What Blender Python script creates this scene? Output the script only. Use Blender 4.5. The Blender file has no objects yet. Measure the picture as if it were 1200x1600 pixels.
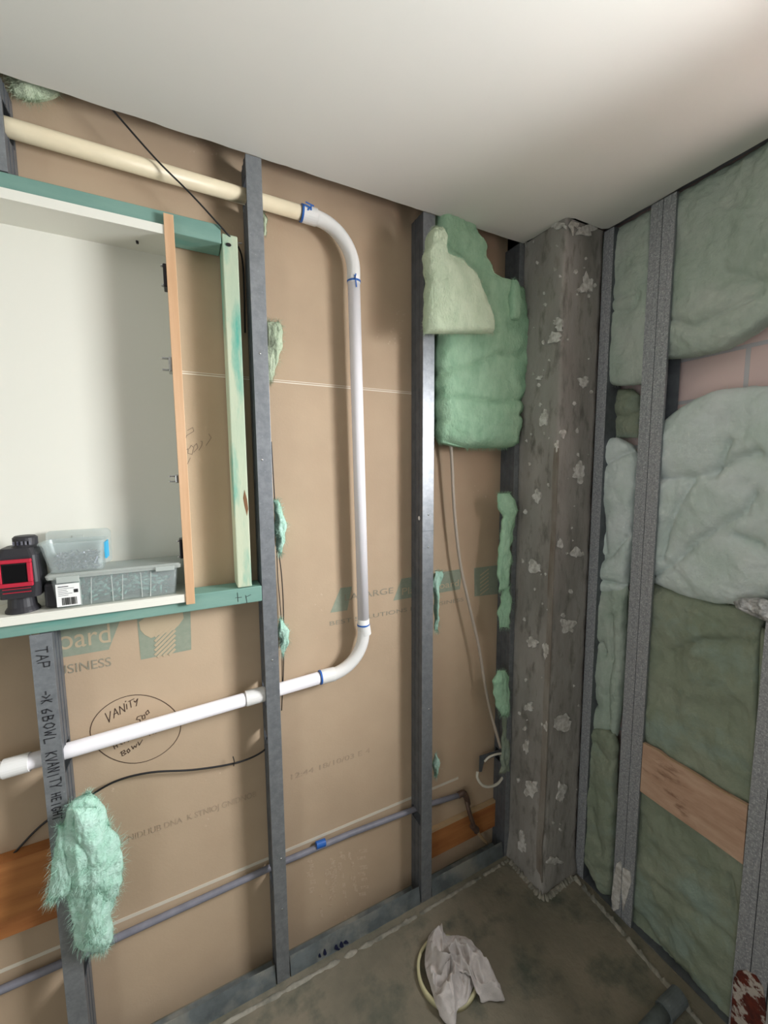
import bpy, bmesh, math, random
from mathutils import Vector, Matrix, noise
random.seed(7)
S = bpy.context.scene
COL = S.collection

# ------------------------------------------------------------------ camera
F, YAW, PITCH, ROLL = 633.1, .463, -.103, -.007
CAM = Vector((0, 0, 1.59))
FWD = Vector((math.sin(YAW)*math.cos(PITCH), math.cos(YAW)*math.cos(PITCH), math.sin(PITCH)))
_r = Vector((math.cos(YAW), -math.sin(YAW), 0)); _u = _r.cross(FWD)
RT = math.cos(ROLL)*_r + math.sin(ROLL)*_u
UP = -math.sin(ROLL)*_r + math.cos(ROLL)*_u
cd = bpy.data.cameras.new('camera'); cam = bpy.data.objects.new('camera', cd); COL.objects.link(cam)
cd.sensor_fit = 'VERTICAL'; cd.sensor_height = 24; cd.sensor_width = 18; cd.lens = F/1600*24
cd.clip_start = .02
m = Matrix((RT, UP, -FWD)).transposed().to_4x4(); m.translation = CAM
cam.matrix_world = m
S.camera = cam

# ------------------------------------------------------------------ light and exposure
w = bpy.data.worlds.new('world'); S.world = w; w.use_nodes = True
w.node_tree.nodes['Background'].inputs[0].default_value = (.75, .87, 1, 1)
w.node_tree.nodes['Background'].inputs[1].default_value = .15

def area_light(name, loc, rot, sx, sy, power, col):
    l = bpy.data.lights.new(name, 'AREA'); l.shape = 'RECTANGLE'; l.size = sx; l.size_y = sy
    l.energy = power; l.color = col
    o = bpy.data.objects.new(name, l); o.location = loc; o.rotation_euler = rot; COL.objects.link(o)
    return o
# daylight through the window in the right wall, just beyond the frame
wd = area_light('window_daylight', (1.60, -.03, 1.76), (0, math.radians(66), 0), .60, .76, 50, (.965, .98, 1))
wd.data.spread = math.radians(144)
# added fill light for the right wall, at an invented opening opposite
area_light('added_fill_light', (-1.72, -.75, 1.05), (0, math.radians(-90), 0), 1.9, .8, 8, (.93, .985, 1))
S.view_settings.view_transform = 'Standard'; S.view_settings.look = 'None'
S.view_settings.exposure = .78; S.view_settings.gamma = 1; S.view_settings.use_curve_mapping = False
S.cycles.use_denoising = True
S.cycles.max_bounces = 8; S.cycles.diffuse_bounces = 5

# ------------------------------------------------------------------ pixel of the photo -> point on a plane of the place
def ray(x, y): return FWD + RT*((x-600)/F) + UP*((800-y)/F)
def PY(x, y, Y=1.215):
    r = ray(x, y); return CAM + r*(Y/r.y)
def PX(x, y, X=1.317):
    r = ray(x, y); return CAM + r*(X/r.x)
def PZ(x, y, Z=0):
    r = ray(x, y); return CAM + r*((Z-1.59)/r.z)

# ------------------------------------------------------------------ materials
def lin(c): return tuple(((v/255)/12.92 if v <= 10 else ((v/255+.055)/1.055)**2.4) for v in c) + (1,)
def mat(name, c1, c2=None, rough=.7, metal=0, scale=8, detail=4, bump=0, bscale=None, stretch=(1, 1, 1), lo=.35, hi=.65, c3=None, scale3=3, lo3=.55, hi3=.65, spec=.5, alpha=1):
    m = bpy.data.materials.new(name); m.use_nodes = True; nt = m.node_tree; N = nt.nodes; L = nt.links
    b = N['Principled BSDF']; b.inputs['Roughness'].default_value = rough; b.inputs['Metallic'].default_value = metal
    b.inputs['Specular IOR Level'].default_value = spec; b.inputs['Alpha'].default_value = alpha
    b.inputs['Base Color'].default_value = lin(c1)
    g = N.new('ShaderNodeNewGeometry'); mp = N.new('ShaderNodeMapping'); mp.inputs['Scale'].default_value = stretch
    L.new(g.outputs['Position'], mp.inputs['Vector'])
    out = None
    def ns(sc, dt):
        n = N.new('ShaderNodeTexNoise'); n.inputs['Scale'].default_value = sc; n.inputs['Detail'].default_value = dt
        n.inputs['Roughness'].default_value = .6; L.new(mp.outputs[0], n.inputs['Vector']); return n
    if c2:
        n = ns(scale, detail); r = N.new('ShaderNodeValToRGB'); r.color_ramp.elements[0].position = lo; r.color_ramp.elements[1].position = hi
        r.color_ramp.elements[0].color = lin(c1); r.color_ramp.elements[1].color = lin(c2); L.new(n.outputs[0], r.inputs[0]); out = r.outputs[0]
    if c3:
        n3 = ns(scale3, 6); r3 = N.new('ShaderNodeValToRGB'); r3.color_ramp.elements[0].position = lo3; r3.color_ramp.elements[1].position = hi3
        L.new(n3.outputs[0], r3.inputs[0]); mx = N.new('ShaderNodeMixRGB'); mx.inputs[2].default_value = lin(c3)
        L.new(r3.outputs[0], mx.inputs[0])
        if out: L.new(out, mx.inputs[1])
        else: mx.inputs[1].default_value = lin(c1)
        out = mx.outputs[0]
    if out: L.new(out, b.inputs['Base Color'])
    if bump:
        nb = ns(bscale or scale*4, 5); bp = N.new('ShaderNodeBump'); bp.inputs['Strength'].default_value = bump; bp.inputs['Distance'].default_value = .01
        L.new(nb.outputs[0], bp.inputs['Height']); L.new(bp.outputs[0], b.inputs['Normal'])
    return m

M = {}
M['board'] = mat('brown_board_paper', (188, 166, 140), (178, 156, 131), rough=.75, scale=2.2, bump=.05, bscale=160, spec=.3)
M['ceiling'] = mat('ceiling_paint', (222, 221, 214), (217, 217, 211), rough=.8, scale=1.5)
M['white'] = mat('painted_wall', (170, 166, 158), rough=.85)
M['chip'] = mat('torn_plaster', (215, 212, 205), (165, 160, 152), rough=.9, scale=60, bump=.3)
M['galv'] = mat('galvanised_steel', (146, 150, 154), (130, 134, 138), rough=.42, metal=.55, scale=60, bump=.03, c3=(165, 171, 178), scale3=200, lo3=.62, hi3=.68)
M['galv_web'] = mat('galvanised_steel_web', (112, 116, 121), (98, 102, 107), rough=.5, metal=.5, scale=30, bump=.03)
M['galv_rough'] = mat('spangled_steel', (160, 162, 165), (134, 136, 140), rough=.5, metal=.3, scale=110, bump=.1, c3=(196, 198, 200), scale3=230, lo3=.52, hi3=.66)
M['track'] = mat('dusty_track_steel', (120, 128, 130), (95, 102, 104), rough=.6, metal=.35, scale=14, c3=(150, 150, 142), scale3=6, lo3=.5, hi3=.65, bump=.1)
M['floor'] = mat('stained_concrete_floor', (132, 124, 108), (108, 104, 91), rough=.85, scale=3.5, detail=8, bump=.35, bscale=45, c3=(84, 88, 78), scale3=8, lo3=.50, hi3=.68, spec=.25)
M['mortar'] = mat('rough_mortar', (158, 153, 140), (112, 110, 100), rough=.9, scale=22, bump=.5, bscale=70, c3=(80, 82, 76), scale3=12, lo3=.6, hi3=.7)
M['column'] = mat('rough_concrete', (156, 152, 146), (128, 124, 118), rough=.85, scale=6, detail=8, bump=.35, bscale=50, stretch=(1, 1, .35), c3=(104, 100, 94), scale3=30, lo3=.52, hi3=.7, spec=.3)
M['column_scar'] = mat('brown_cement_seam', (112, 101, 90), (140, 134, 126), rough=.9, scale=18, stretch=(1, 1, .3), bump=.4)
M['patch'] = mat('pale_render_smear', (212, 209, 204), (172, 167, 160), rough=.9, scale=55, detail=6, bump=.4, lo=.4, hi=.6)
M['batt'] = mat('green_glass_wool', (172, 208, 178), (150, 190, 158), rough=1, scale=16, detail=8, bump=.6, bscale=110, stretch=(1.6, 1.6, .8), spec=.1)
M['batt_pale'] = mat('pale_green_glass_wool', (198, 210, 184), (180, 196, 168), rough=1, scale=16, detail=8, bump=.6, bscale=110, stretch=(1.6, 1.6, .8), spec=.1)
M['batt_grey'] = mat('grey_green_glass_wool', (168, 180, 168), (150, 164, 150), rough=1, scale=9, detail=8, bump=.35, bscale=70, spec=.1, c3=(174, 182, 172), scale3=5, lo3=.45, hi3=.65)
M['batt_olive'] = mat('dimmed_green_glass_wool', (142, 148, 130), (128, 137, 118), rough=1, scale=7, detail=8, bump=.35, bscale=70, spec=.1, c3=(136, 150, 138), scale3=6, lo3=.5, hi3=.65)  # olive tone: the dim light low on the right wall, put into the colour
M['batt_white'] = mat('glare_lifted_glass_wool', (204, 212, 210), (184, 198, 190), rough=1, scale=7, detail=8, bump=.35, bscale=70, spec=.1)  # lightened wool: window glare painted into its colour
M['fluff'] = mat('mint_fluff', (164, 206, 186), (184, 216, 202), rough=1, scale=30, detail=8, bump=.5, bscale=120, spec=.1)
M['pvc'] = mat('white_pvc_pipe', (232, 229, 232), rough=.35, bump=.01)
M['pvc_cream'] = mat('cream_pvc_pipe', (228, 216, 186), (222, 208, 178), rough=.4, scale=6)
M['pvc_fit'] = mat('white_pvc_fitting', (226, 225, 222), rough=.35)
M['blue'] = mat('blue_pipe_primer', (35, 95, 175), rough=.4)
M['grey_pipe'] = mat('lilac_grey_pipe', (128, 128, 138), (114, 114, 124), rough=.5, scale=20)
M['copper'] = mat('dull_copper', (112, 88, 74), (84, 68, 60), rough=.5, metal=.4, scale=40)
M['black'] = mat('black_rubber', (22, 22, 24), rough=.5)
M['cable'] = mat('taupe_cable_sheath', (176, 164, 150), rough=.5)
M['cable_w'] = mat('white_cable_sheath', (205, 200, 186), rough=.5)
M['treated'] = mat('green_treated_pine', (106, 144, 133), (122, 156, 144), rough=.7, scale=14, detail=6, stretch=(.25, 1, 1.2), bump=.1, c3=(82, 142, 132), scale3=10, lo3=.55, hi3=.68)
M['treated_pale'] = mat('pale_green_treated_pine', (192, 197, 170), (170, 186, 162), rough=.7, scale=9, detail=6, stretch=(1.6, 1, .35), bump=.1, c3=(82, 160, 142), scale3=7, lo3=.54, hi3=.66)
M['pine_end'] = mat('timber_split', (120, 84, 56), rough=.9)
M['raw'] = mat('orange_pine_offcut', (176, 116, 62), (150, 92, 46), rough=.8, scale=9, stretch=(.3, 1, 3), bump=.1)
M['raw_top'] = mat('pale_cut_edge', (176, 148, 112), rough=.8)
M['osb'] = mat('pinkish_plywood', (192, 160, 136), (174, 140, 116), rough=.85, scale=14, detail=8, stretch=(1, .7, 2.5), bump=.15, c3=(120, 86, 66), scale3=12, lo3=.56, hi3=.68)
M['cab'] = mat('white_melamine', (226, 225, 214), rough=.45)
M['edge'] = mat('beige_edge_tape', (210, 172, 136), (196, 156, 118), rough=.6, scale=14, stretch=(4, 4, .2))
M['steel'] = mat('bright_steel', (190, 190, 188), rough=.25, metal=.9)
M['dark_metal'] = mat('dark_hinge_metal', (46, 42, 46), rough=.35, metal=.6)
M['ink'] = mat('marker_ink', (74, 56, 46), rough=.6)
M['ink_dark'] = mat('black_marker_ink', (36, 36, 40), rough=.6)
M['pencil'] = mat('pencil_line', (112, 98, 88), rough=.8)
M['print'] = mat('teal_board_print', (136, 146, 128), (146, 152, 134), rough=.75, scale=70)
M['print_grey'] = mat('grey_board_print', (138, 134, 118), (148, 140, 122), rough=.75, scale=90)
M['print_faint'] = mat('faint_board_print', (160, 143, 122), (174, 152, 128), rough=.75, scale=90)
M['print_pale'] = mat('unprinted_paper', (184, 166, 138), rough=.75)
M['seam'] = mat('white_board_seam', (222, 212, 196), rough=.8)
M['seam2'] = mat('grey_board_seam', (206, 198, 182), rough=.8)
M['dust'] = mat('dust_print', (196, 176, 152), (180, 156, 130), rough=.9, scale=120)
M['laser'] = mat('black_moulded_plastic', (40, 39, 43), rough=.5)
M['red'] = mat('red_rubber', (178, 28, 52), rough=.5)
M['lens'] = mat('dark_glass', (12, 12, 14), rough=.08)
M['label'] = mat('paper_label', (235, 235, 232), rough=.7)
M['label_ink'] = mat('label_ink', (30, 30, 30), rough=.7)
M['label_blue'] = mat('blue_label', (56, 170, 214), rough=.5)
M['cloth'] = mat('grey_cotton', (200, 194, 190), (184, 177, 174), rough=.95, scale=18, bump=.25, bscale=220, c3=(140, 128, 118), scale3=14, lo3=.62, hi3=.75, spec=.1)
M['collar'] = mat('cream_pvc_collar', (196, 190, 152), rough=.5)
M['rust'] = mat('red_rust', (110, 42, 26), (70, 28, 20), rough=.9, scale=45, bump=.6, c3=(188, 178, 168), scale3=26, lo3=.5, hi3=.55)
M['foil'] = mat('silver_foil', (206, 206, 206), (150, 150, 150), rough=.4, metal=.5, scale=60, bump=.8, bscale=60)
M['blue_spot'] = mat('navy_paint', (14, 22, 56), rough=.5)
M['rear'] = mat('unlined_rear_wall', (96, 92, 88), rough=.9)
M['opp'] = mat('primed_wall', (186, 184, 178), rough=.85)
M['shell'] = mat('dark_shell', (70, 68, 66), rough=.95)
M['screws'] = mat('assorted_fixings', (70, 70, 84), (150, 150, 160), rough=.35, metal=.5, scale=70)
M['anchors'] = mat('teal_wall_plugs', (92, 138, 128), (126, 164, 152), rough=.5, scale=80)

def plastic(name, col, a, rough=.2):
    m = bpy.data.materials.new(name); m.use_nodes = True; nt = m.node_tree; N = nt.nodes; L = nt.links
    b = N['Principled BSDF']; b.inputs['Base Color'].default_value = lin(col); b.inputs['Roughness'].default_value = rough
    t = N.new('ShaderNodeBsdfTransparent'); t.inputs[0].default_value = (.95, .97, .97, 1); mx = N.new('ShaderNodeMixShader')
    mx.inputs[0].default_value = a; L.new(t.outputs[0], mx.inputs[1]); L.new(b.outputs[0], mx.inputs[2]); L.new(mx.outputs[0], N['Material Output'].inputs[0])
    return m
M['clear'] = plastic('clear_plastic', (206, 216, 214), .24)
M['clear_lid'] = plastic('frosted_plastic', (204, 210, 204), .5, .35)
M['glass'] = plastic('window_glass', (230, 240, 240), .1, .05)

def brick_mat():
    m = bpy.data.materials.new('red_brick_wall'); m.use_nodes = True; nt = m.node_tree; N = nt.nodes; L = nt.links
    g = N.new('ShaderNodeNewGeometry'); sp = N.new('ShaderNodeSeparateXYZ'); cb = N.new('ShaderNodeCombineXYZ')
    L.new(g.outputs['Position'], sp.inputs[0]); L.new(sp.outputs[1], cb.inputs[0]); L.new(sp.outputs[2], cb.inputs[1])
    mp = N.new('ShaderNodeMapping'); mp.inputs['Location'].default_value = (.015, .026, 0); L.new(cb.outputs[0], mp.inputs[0])
    t = N.new('ShaderNodeTexBrick'); L.new(mp.outputs[0], t.inputs['Vector'])
    t.inputs['Color1'].default_value = lin((222, 198, 192)); t.inputs['Color2'].default_value = lin((208, 184, 180)); t.inputs['Mortar'].default_value = lin((188, 186, 188))
    t.inputs['Scale'].default_value = 1; t.inputs['Mortar Size'].default_value = .006; t.inputs['Brick Width'].default_value = .24; t.inputs['Row Height'].default_value = .13
    b = N['Principled BSDF']; b.inputs['Roughness'].default_value = .9; L.new(t.outputs['Color'], b.inputs['Base Color'])
    bp = N.new('ShaderNodeBump'); bp.inputs['Strength'].default_value = .4; bp.inputs['Distance'].default_value = .01; L.new(t.outputs['Fac'], bp.inputs['Height']); bp.invert = True
    L.new(bp.outputs[0], b.inputs['Normal'])
    return m
M['brick'] = brick_mat()

# ------------------------------------------------------------------ object helpers
BASE = {}
def tag(o, label, cat, group=None, kind=None):
    o['label'] = label; o['category'] = cat
    if group: o['group'] = group
    if kind: o['kind'] = kind
    return o
def thing(name, label, cat, loc, group=None):
    o = bpy.data.objects.new(name, None); COL.objects.link(o); o.location = loc; o.empty_display_size = .03
    BASE[o.name] = Vector(loc); return tag(o, label, cat, group)
def mesh_obj(name, bm, m, parent=None, loc=None, smooth=False, label=None):
    base = BASE[parent.name] if parent else Vector(loc or (0, 0, 0))
    if base.length: bmesh.ops.translate(bm, verts=bm.verts, vec=-base)
    me = bpy.data.meshes.new(name); bm.to_mesh(me); bm.free()
    me.materials.append(M[m] if isinstance(m, str) else m)
    if smooth:
        for p in me.polygons: p.use_smooth = True
    o = bpy.data.objects.new(name, me); COL.objects.link(o)
    if parent:
        o.parent = parent
    else: o.location = base
    BASE[o.name] = base
    if label: o['label'] = label
    return o
def struct(name, bm, m, parent=None, smooth=False):
    o = mesh_obj(name, bm, m, parent, smooth=smooth)
    if not parent: o['kind'] = 'structure'
    return o
def box(bm, x0, x1, y0, y1, z0, z1, bev=0):
    v = [bm.verts.new((x, y, z)) for x in (x0, x1) for y in (y0, y1) for z in (z0, z1)]
    fs = [(0, 1, 3, 2), (4, 6, 7, 5), (0, 4, 5, 1), (2, 3, 7, 6), (0, 2, 6, 4), (1, 5, 7, 3)]
    f = [bm.faces.new([v[i] for i in q]) for q in fs]
    if bev:
        es = list({e for q in f for e in q.edges})
        bmesh.ops.bevel(bm, geom=es, offset=bev, segments=2, affect='EDGES', profile=.5)
    return v
def B(*boxes, bev=0):
    bm = bmesh.new()
    for b in boxes: box(bm, *b, bev=bev)
    return bm
def smooth_path(pts, n=8):
    pts = [Vector(p) for p in pts]
    if len(pts) < 3: return pts
    P = [2*pts[0]-pts[1]] + pts + [2*pts[-1]-pts[-2]]; out = []
    for i in range(1, len(P)-2):
        a, b, c, d = P[i-1:i+3]
        for k in range(n):
            t = k/n
            out.append(.5*((2*b)+(c-a)*t+(2*a-5*b+4*c-d)*t*t+(3*b-a-3*c+d)*t**3))
    out.append(pts[-1]); return out
def tube(bm, pts, r, n=16, cap=True, radii=None):
    pts = [Vector(p) for p in pts]; rings = []; prev = None
    for i, p in enumerate(pts):
        t = (pts[min(i+1, len(pts)-1)]-pts[max(i-1, 0)]).normalized()
        if prev is None: a = t.orthogonal().normalized()
        else: a = (prev - t*prev.dot(t)).normalized()
        prev = a; b = t.cross(a); rr = radii[i] if radii else r
        rings.append([bm.verts.new(p+(a*math.cos(q*2*math.pi/n)+b*math.sin(q*2*math.pi/n))*rr) for q in range(n)])
    for A, C in zip(rings, rings[1:]):
        for i in range(n): bm.faces.new((A[i], A[(i+1) % n], C[(i+1) % n], C[i]))
    if cap: bm.faces.new(rings[0][::-1]); bm.faces.new(rings[-1])
    return bm
def T(pts, r, n=16, **k): return tube(bmesh.new(), pts, r, n, **k)
def poly(bm, pts, d):        # a thin plate from an outline, thickness vector d
    f = [bm.verts.new(Vector(p)) for p in pts]; g = [bm.verts.new(Vector(p)+Vector(d)) for p in pts]
    bm.faces.new(f); bm.faces.new(g[::-1]); n = len(pts)
    for i in range(n): bm.faces.new((f[i], g[i], g[(i+1) % n], f[(i+1) % n]))
    bmesh.ops.recalc_face_normals(bm, faces=bm.faces); return bm
def strokes(bm, lines, w, plane, off, lift=.0004, fn=PY):
    # flat pen strokes on a wall plane
    for ln in lines:
        P = [fn(x, y, plane) for x, y in ln]
        for a, b in zip(P, P[1:]):
            d = (b-a)
            if d.length < 1e-6: continue
            d = d.normalized(); nrm = Vector(off); s = d.cross(nrm).normalized()*w/2; e = d*w*.3
            q = [a-e-s, b+e-s, b+e+s, a-e+s]; poly(bm, [v+nrm*lift for v in q], nrm*.0003)
    return bm

def pip(rows, y):
    for a, b in zip(rows, rows[1:]):
        if a[0] <= y <= b[0]:
            t = (y-a[0])/(b[0]-a[0]); return a[1]+(b[1]-a[1])*t, a[2]+(b[2]-a[2])*t
    return rows[-1][1:]
def pillow(rows, fn, mid, th, nr=70, nc=40, across=True, creases=(), amp=.004, fuzz=0, flen=.012, seed=1, k=4, wob=2.0, cdepth=.012, csig=5, kv=None, zs=1):
    """a soft slab: outline traced on its own wall plane, real thickness th around it.
    across=True: rows are (y, xleft, xright); False: (x, ytop, ybottom)."""
    bm = bmesh.new(); rnd = random.Random(seed)
    nrm = Vector((0, -1, 0)) if fn is PY else (Vector((-1, 0, 0)) if fn is PX else Vector((0, 0, 1)))
    y0, y1 = rows[0][0], rows[-1][0]; F_, Bk = [], []
    kv = kv or k
    for i in range(nr+1):
        s = i/nr; s2 = .5-.5*math.cos(math.pi*s) if nr > 8 else s; s = s*.5+s2*.5
        y = y0+(y1-y0)*s; a, b = pip(rows, y)
        wl = noise.noise(Vector((y*.06, seed*3.1, 0)))*wob; wr = noise.noise(Vector((y*.06, seed*3.1+9, 0)))*wob
        a += wl; b += wr; fr, br = [], []
        for j in range(nc+1):
            t = j/nc; t = t*.5+(.5-.5*math.cos(math.pi*t))*.5
            x = a+(b-a)*t
            px = (x, y) if across else (y, x)
            p = fn(px[0], px[1], mid)
            pr = max(0, (1-abs(2*t-1)**k)*(1-abs(2*s-1)**kv))**.5
            h = th/2*pr
            q = Vector((p.x*9, p.y*9, p.z*9*zs))+Vector((seed, seed, seed))
            d = noise.noise(q)*amp*1.6+noise.noise(q*2.6)*amp+noise.noise(q*7)*amp*.5+noise.noise(q*16)*amp*.3
            for cr in creases:
                best = 1e9
                for u, v in zip(cr, cr[1:]):
                    ux, uy = v[0]-u[0], v[1]-u[1]; L2 = ux*ux+uy*uy
                    tt = max(0, min(1, ((px[0]-u[0])*ux+(px[1]-u[1])*uy)/L2)); dd = math.hypot(px[0]-u[0]-ux*tt, px[1]-u[1]-uy*tt); best = min(best, dd)
                d -= cdepth*math.exp(-(best/csig))
            fr.append(bm.verts.new(p+nrm*(h+d*min(1, pr*1.5)))); br.append(bm.verts.new(p-nrm*(h*.95)-nrm*.0005))
        F_.append(fr); Bk.append(br)
    fl = []
    for i in range(nr):
        for j in range(nc):
            fl.append(bm.faces.new((F_[i][j], F_[i][j+1], F_[i+1][j+1], F_[i+1][j])))
            bm.faces.new((Bk[i][j], Bk[i+1][j], Bk[i+1][j+1], Bk[i][j+1]))
    rim = [(F_[0][j], Bk[0][j]) for j in range(nc+1)]+[(F_[i][nc], Bk[i][nc]) for i in range(1, nr+1)]+[(F_[nr][j], Bk[nr][j]) for j in range(nc-1, -1, -1)]+[(F_[i][0], Bk[i][0]) for i in range(nr-1, 0, -1)]
    for u, v in zip(rim, rim[1:]+rim[:1]): bm.faces.new((u[0], u[1], v[1], v[0]))
    for f in bm.faces: f.smooth = True
    bmesh.ops.recalc_face_normals(bm, faces=bm.faces)
    # loose fibres
    for _ in range(fuzz):
        if rnd.random() < .55:
            i = rnd.randrange(nr+1); v = rnd.choice((F_[i][0], F_[i][nc])) if rnd.random() < .6 else rnd.choice(rnd.choice((F_[0], F_[nr])))
        else: v = F_[rnd.randrange(nr+1)][rnd.randrange(nc+1)]
        p = v.co.copy(); c = F_[nr//2][nc//2].co
        out = (p-c); out = out.normalized() if out.length > 1e-6 else nrm
        d = (out*.7+Vector((rnd.gauss(0, 1), rnd.gauss(0, 1), rnd.gauss(0, 1)-.2))*.55+nrm*.25).normalized()
        L = flen*rnd.uniform(.3, 1.3); q = p+d*L*.5+Vector((rnd.gauss(0, 1), rnd.gauss(0, 1), rnd.gauss(0, 1)))*L*.12; e = p+d*L+Vector((0, 0, -L*.2))
        sd = d.cross(Vector((rnd.random(), rnd.random(), rnd.random()))).normalized()*.0003
        a, b_, c_, d_, e_ = [bm.verts.new(z) for z in (p-sd, p+sd, q-sd*.8, q+sd*.8, e)]
        bm.faces.new((a, b_, d_, c_)); bm.faces.new((c_, d_, e_))
    return bm

def text_bm(s, size, origin, xdir, ydir, nrm, shear=0, space=1, lift=.0006):
    cu = bpy.data.curves.new('t', 'FONT'); cu.body = s; cu.size = size; cu.extrude = .0002; cu.shear = shear; cu.space_character = space
    ob = bpy.data.objects.new('t', cu); COL.objects.link(ob); dg = bpy.context.evaluated_depsgraph_get(); dg.update()
    me = bpy.data.meshes.new_from_object(ob.evaluated_get(dg)); bm = bmesh.new(); bm.from_mesh(me)
    bpy.data.objects.remove(ob); bpy.data.curves.remove(cu); bpy.data.meshes.remove(me)
    o = Vector(origin); xd, yd, nn = Vector(xdir), Vector(ydir), Vector(nrm)
    for v in bm.verts: v.co = o+xd*v.co.x+yd*v.co.y+nn*(v.co.z+lift)
    return bm
def wall_text(s, size, p, parent, m, name='printed_lettering', w=None, shear=0, yd=(0, 0, 1), plane=1.215, space=1):
    bm = text_bm(s, size, p, (1, 0, 0), yd, (0, -1, 0), shear, space)
    if w:
        xs = [v.co.x for v in bm.verts]; k = w/(max(xs)-min(xs)); x0 = min(xs)
        for v in bm.verts: v.co.x = p[0]+(v.co.x-x0)*k
    return mesh_obj(name, bm, m, parent)

# ================================================================== THE SETTING
YB = 1.215      # face of the brown board
XR = 1.317      # face of the right wall studs
ZC = 2.385      # ceiling
bm = bmesh.new()                                   # floor: an uneven slab
n1, n2 = 150, 150; g = []
for i in range(n1+1):
    row = []
    for j in range(n2+1):
        x = -1.75+(3.25)*i/n1; y = -1.45+2.78*j/n2
        z = .0025*noise.noise(Vector((x*6, y*6, 0)))+.0015*noise.noise(Vector((x*22, y*22, 1)))
        row.append(bm.verts.new((x, y, z-.001)))
    g.append(row)
for i in range(n1):
    for j in range(n2): bm.faces.new((g[i][j], g[i+1][j], g[i+1][j+1], g[i][j+1]))
fl = struct('floor', bm, 'floor', smooth=True)

# ceiling sheet with a slightly ragged cut edge towards the open studs
bm = bmesh.new()
edge = []
x = -1.75
while x < 1.15:
    edge.append((x, 1.142+.003*noise.noise(Vector((x*14, 0, 0)))+.0015*noise.noise(Vector((x*60, 5, 0))))); x += .02
edge += [(1.128, 1.13), (1.135, 1.10), (1.139, .975), (1.17, .962), (1.30, .962)]
y = .95
while y > -1.4:
    edge.append((1.318+.004*noise.noise(Vector((0, y*13, 3)))+.002*noise.noise(Vector((0, y*50, 3))), y)); y -= .02
edge += [(1.32, -1.45), (-1.75, -1.45)]
poly(bm, [(a, b, ZC) for a, b in edge], (0, 0, .012))
struct('ceiling', bm, 'ceiling')
struct('trim_1', B((-1.75, 1.55, -1.5, 1.4, ZC+.11, ZC+.15)), 'shell')          # slab above the ceiling sheet
# plasterboard seen from its back, cut out around the recessed cabinet
wl = struct('wall_left', B((-1.75, -.62, YB, YB+.012, 0, 2.49), (-.62, .012, YB, YB+.012, 0, 1.262), (-.62, .012, YB, YB+.012, 2.16, 2.49), (.012, 1.125, YB, YB+.012, 0, 2.49)), 'board')
struct('wall_shell', B((-1.8, 1.6, 1.33, 1.36, -.05, 2.50)), 'shell')  # added shell behind the board that keeps the open gap dark
struct('wall_right', B((1.42, 1.68, .385, 1.35, -.02, 2.50), (1.42, 1.68, -1.5, -.46, -.02, 2.50), (1.42, 1.68, -.46, .385, -.02, 1.43), (1.42, 1.68, -.46, .385, 2.08, 2.50)), 'brick')
struct('wall_lining', B((1.317, 1.33, -1.45, -.48, 0, 2.385), (1.317, 1.33, -.48, .385, 0, 1.41), (1.317, 1.33, -.48, .385, 2.10, 2.385)), 'white')
struct('window_reveal', B((1.33, 1.42, -.48, -.46, 1.41, 2.10), (1.33, 1.42, -.46, .385, 1.41, 1.43), (1.33, 1.42, -.46, .385, 2.08, 2.10)), 'rear')
struct('wall_opposite', B((-1.80, -1.74, -1.5, -1.2, -.02, 2.50), (-1.80, -1.74, -.3, 1.35, -.02, 2.50), (-1.80, -1.74, -1.2, -.3, 2.1, 2.50)), 'opp')
struct('wall_rear', B((-1.8, 1.5, -1.5, -1.44, -.02, 2.50)), 'rear')
wf = struct('window_1', B((1.63, 1.67, -.46, -.43, 1.43, 2.08), (1.63, 1.67, .355, .385, 1.43, 2.08), (1.63, 1.67, -.43, .355, 1.43, 1.46), (1.63, 1.67, -.43, .355, 2.05, 2.08)), 'cab')
struct('window_pane', B((1.648, 1.652, -.43, .355, 1.46, 2.05)), 'glass', wf)
# seams across the board
def seam(name, p0, p1, h, m):
    bm = B((p0, p1, YB-.0012, YB-.0001, h[0], h[1]))
    return mesh_obj(name, bm, m, wl)
seam('board_seam', .015, .735, (1.8505, 1.8525), 'seam'); seam('board_seam', .015, .735, (1.8445, 1.8475), 'seam')
seam('board_seam', -1.2, .93, (.359, .369), 'seam2')

# ---- printing on the board
def plate(pts, m, name, lift=.0004): return mesh_obj(name, poly(bmesh.new(), [PY(x, y, YB-lift) for x, y in pts], (0, .0003, 0)), m, wl)
P = lambda x, y: PY(x, y, YB)
plate([(78, 950), (190, 932), (192, 958), (170, 1015), (82, 1030)], 'print', 'printed_panel')
a = P(92, 1016); wall_text('oard', .072, a, wl, 'print_pale', w=P(173, 1000).x-a.x)
a = P(76, 1058); wall_text('BUSINESS', .034, a, wl, 'print_grey', w=P(174, 1038).x-a.x)
plate([(212, 945), (297, 932), (299, 1015), (220, 1031)], 'print', 'printed_panel')
plate([(217, 972), (225, 966), (240, 958), (262, 950), (285, 952), (287, 966), (280, 976), (272, 984), (243, 994), (236, 997), (226, 992), (219, 984)], 'print_pale', 'printed_map', .0009)
bm = bmesh.new()
for i in range(8):
    x0, y0 = 243+(0 if i < 5 else 0), 994+i*5.6-4
    ln = [(243, 992+i*7.0), (243+min(30, (i+1)*30), 992+i*7.0)]
for k in range(-2, 7):                # diagonal hatch inside the stem of the T
    ya = 1030-k*7.2; pts = []
    for t in range(0, 31):
        x = 243+t; y = ya-t*1.0-k*0
        if 984-(x-243)*.15 < y < 1027-(x-243)*.2: pts.append((x, y))
    if len(pts) > 2: strokes(bm, [[pts[0], pts[-1]]], .0065, YB-.0006, (0, -1, 0))
mesh_obj('printed_hatching', bm, 'print_pale', wl)
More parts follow.
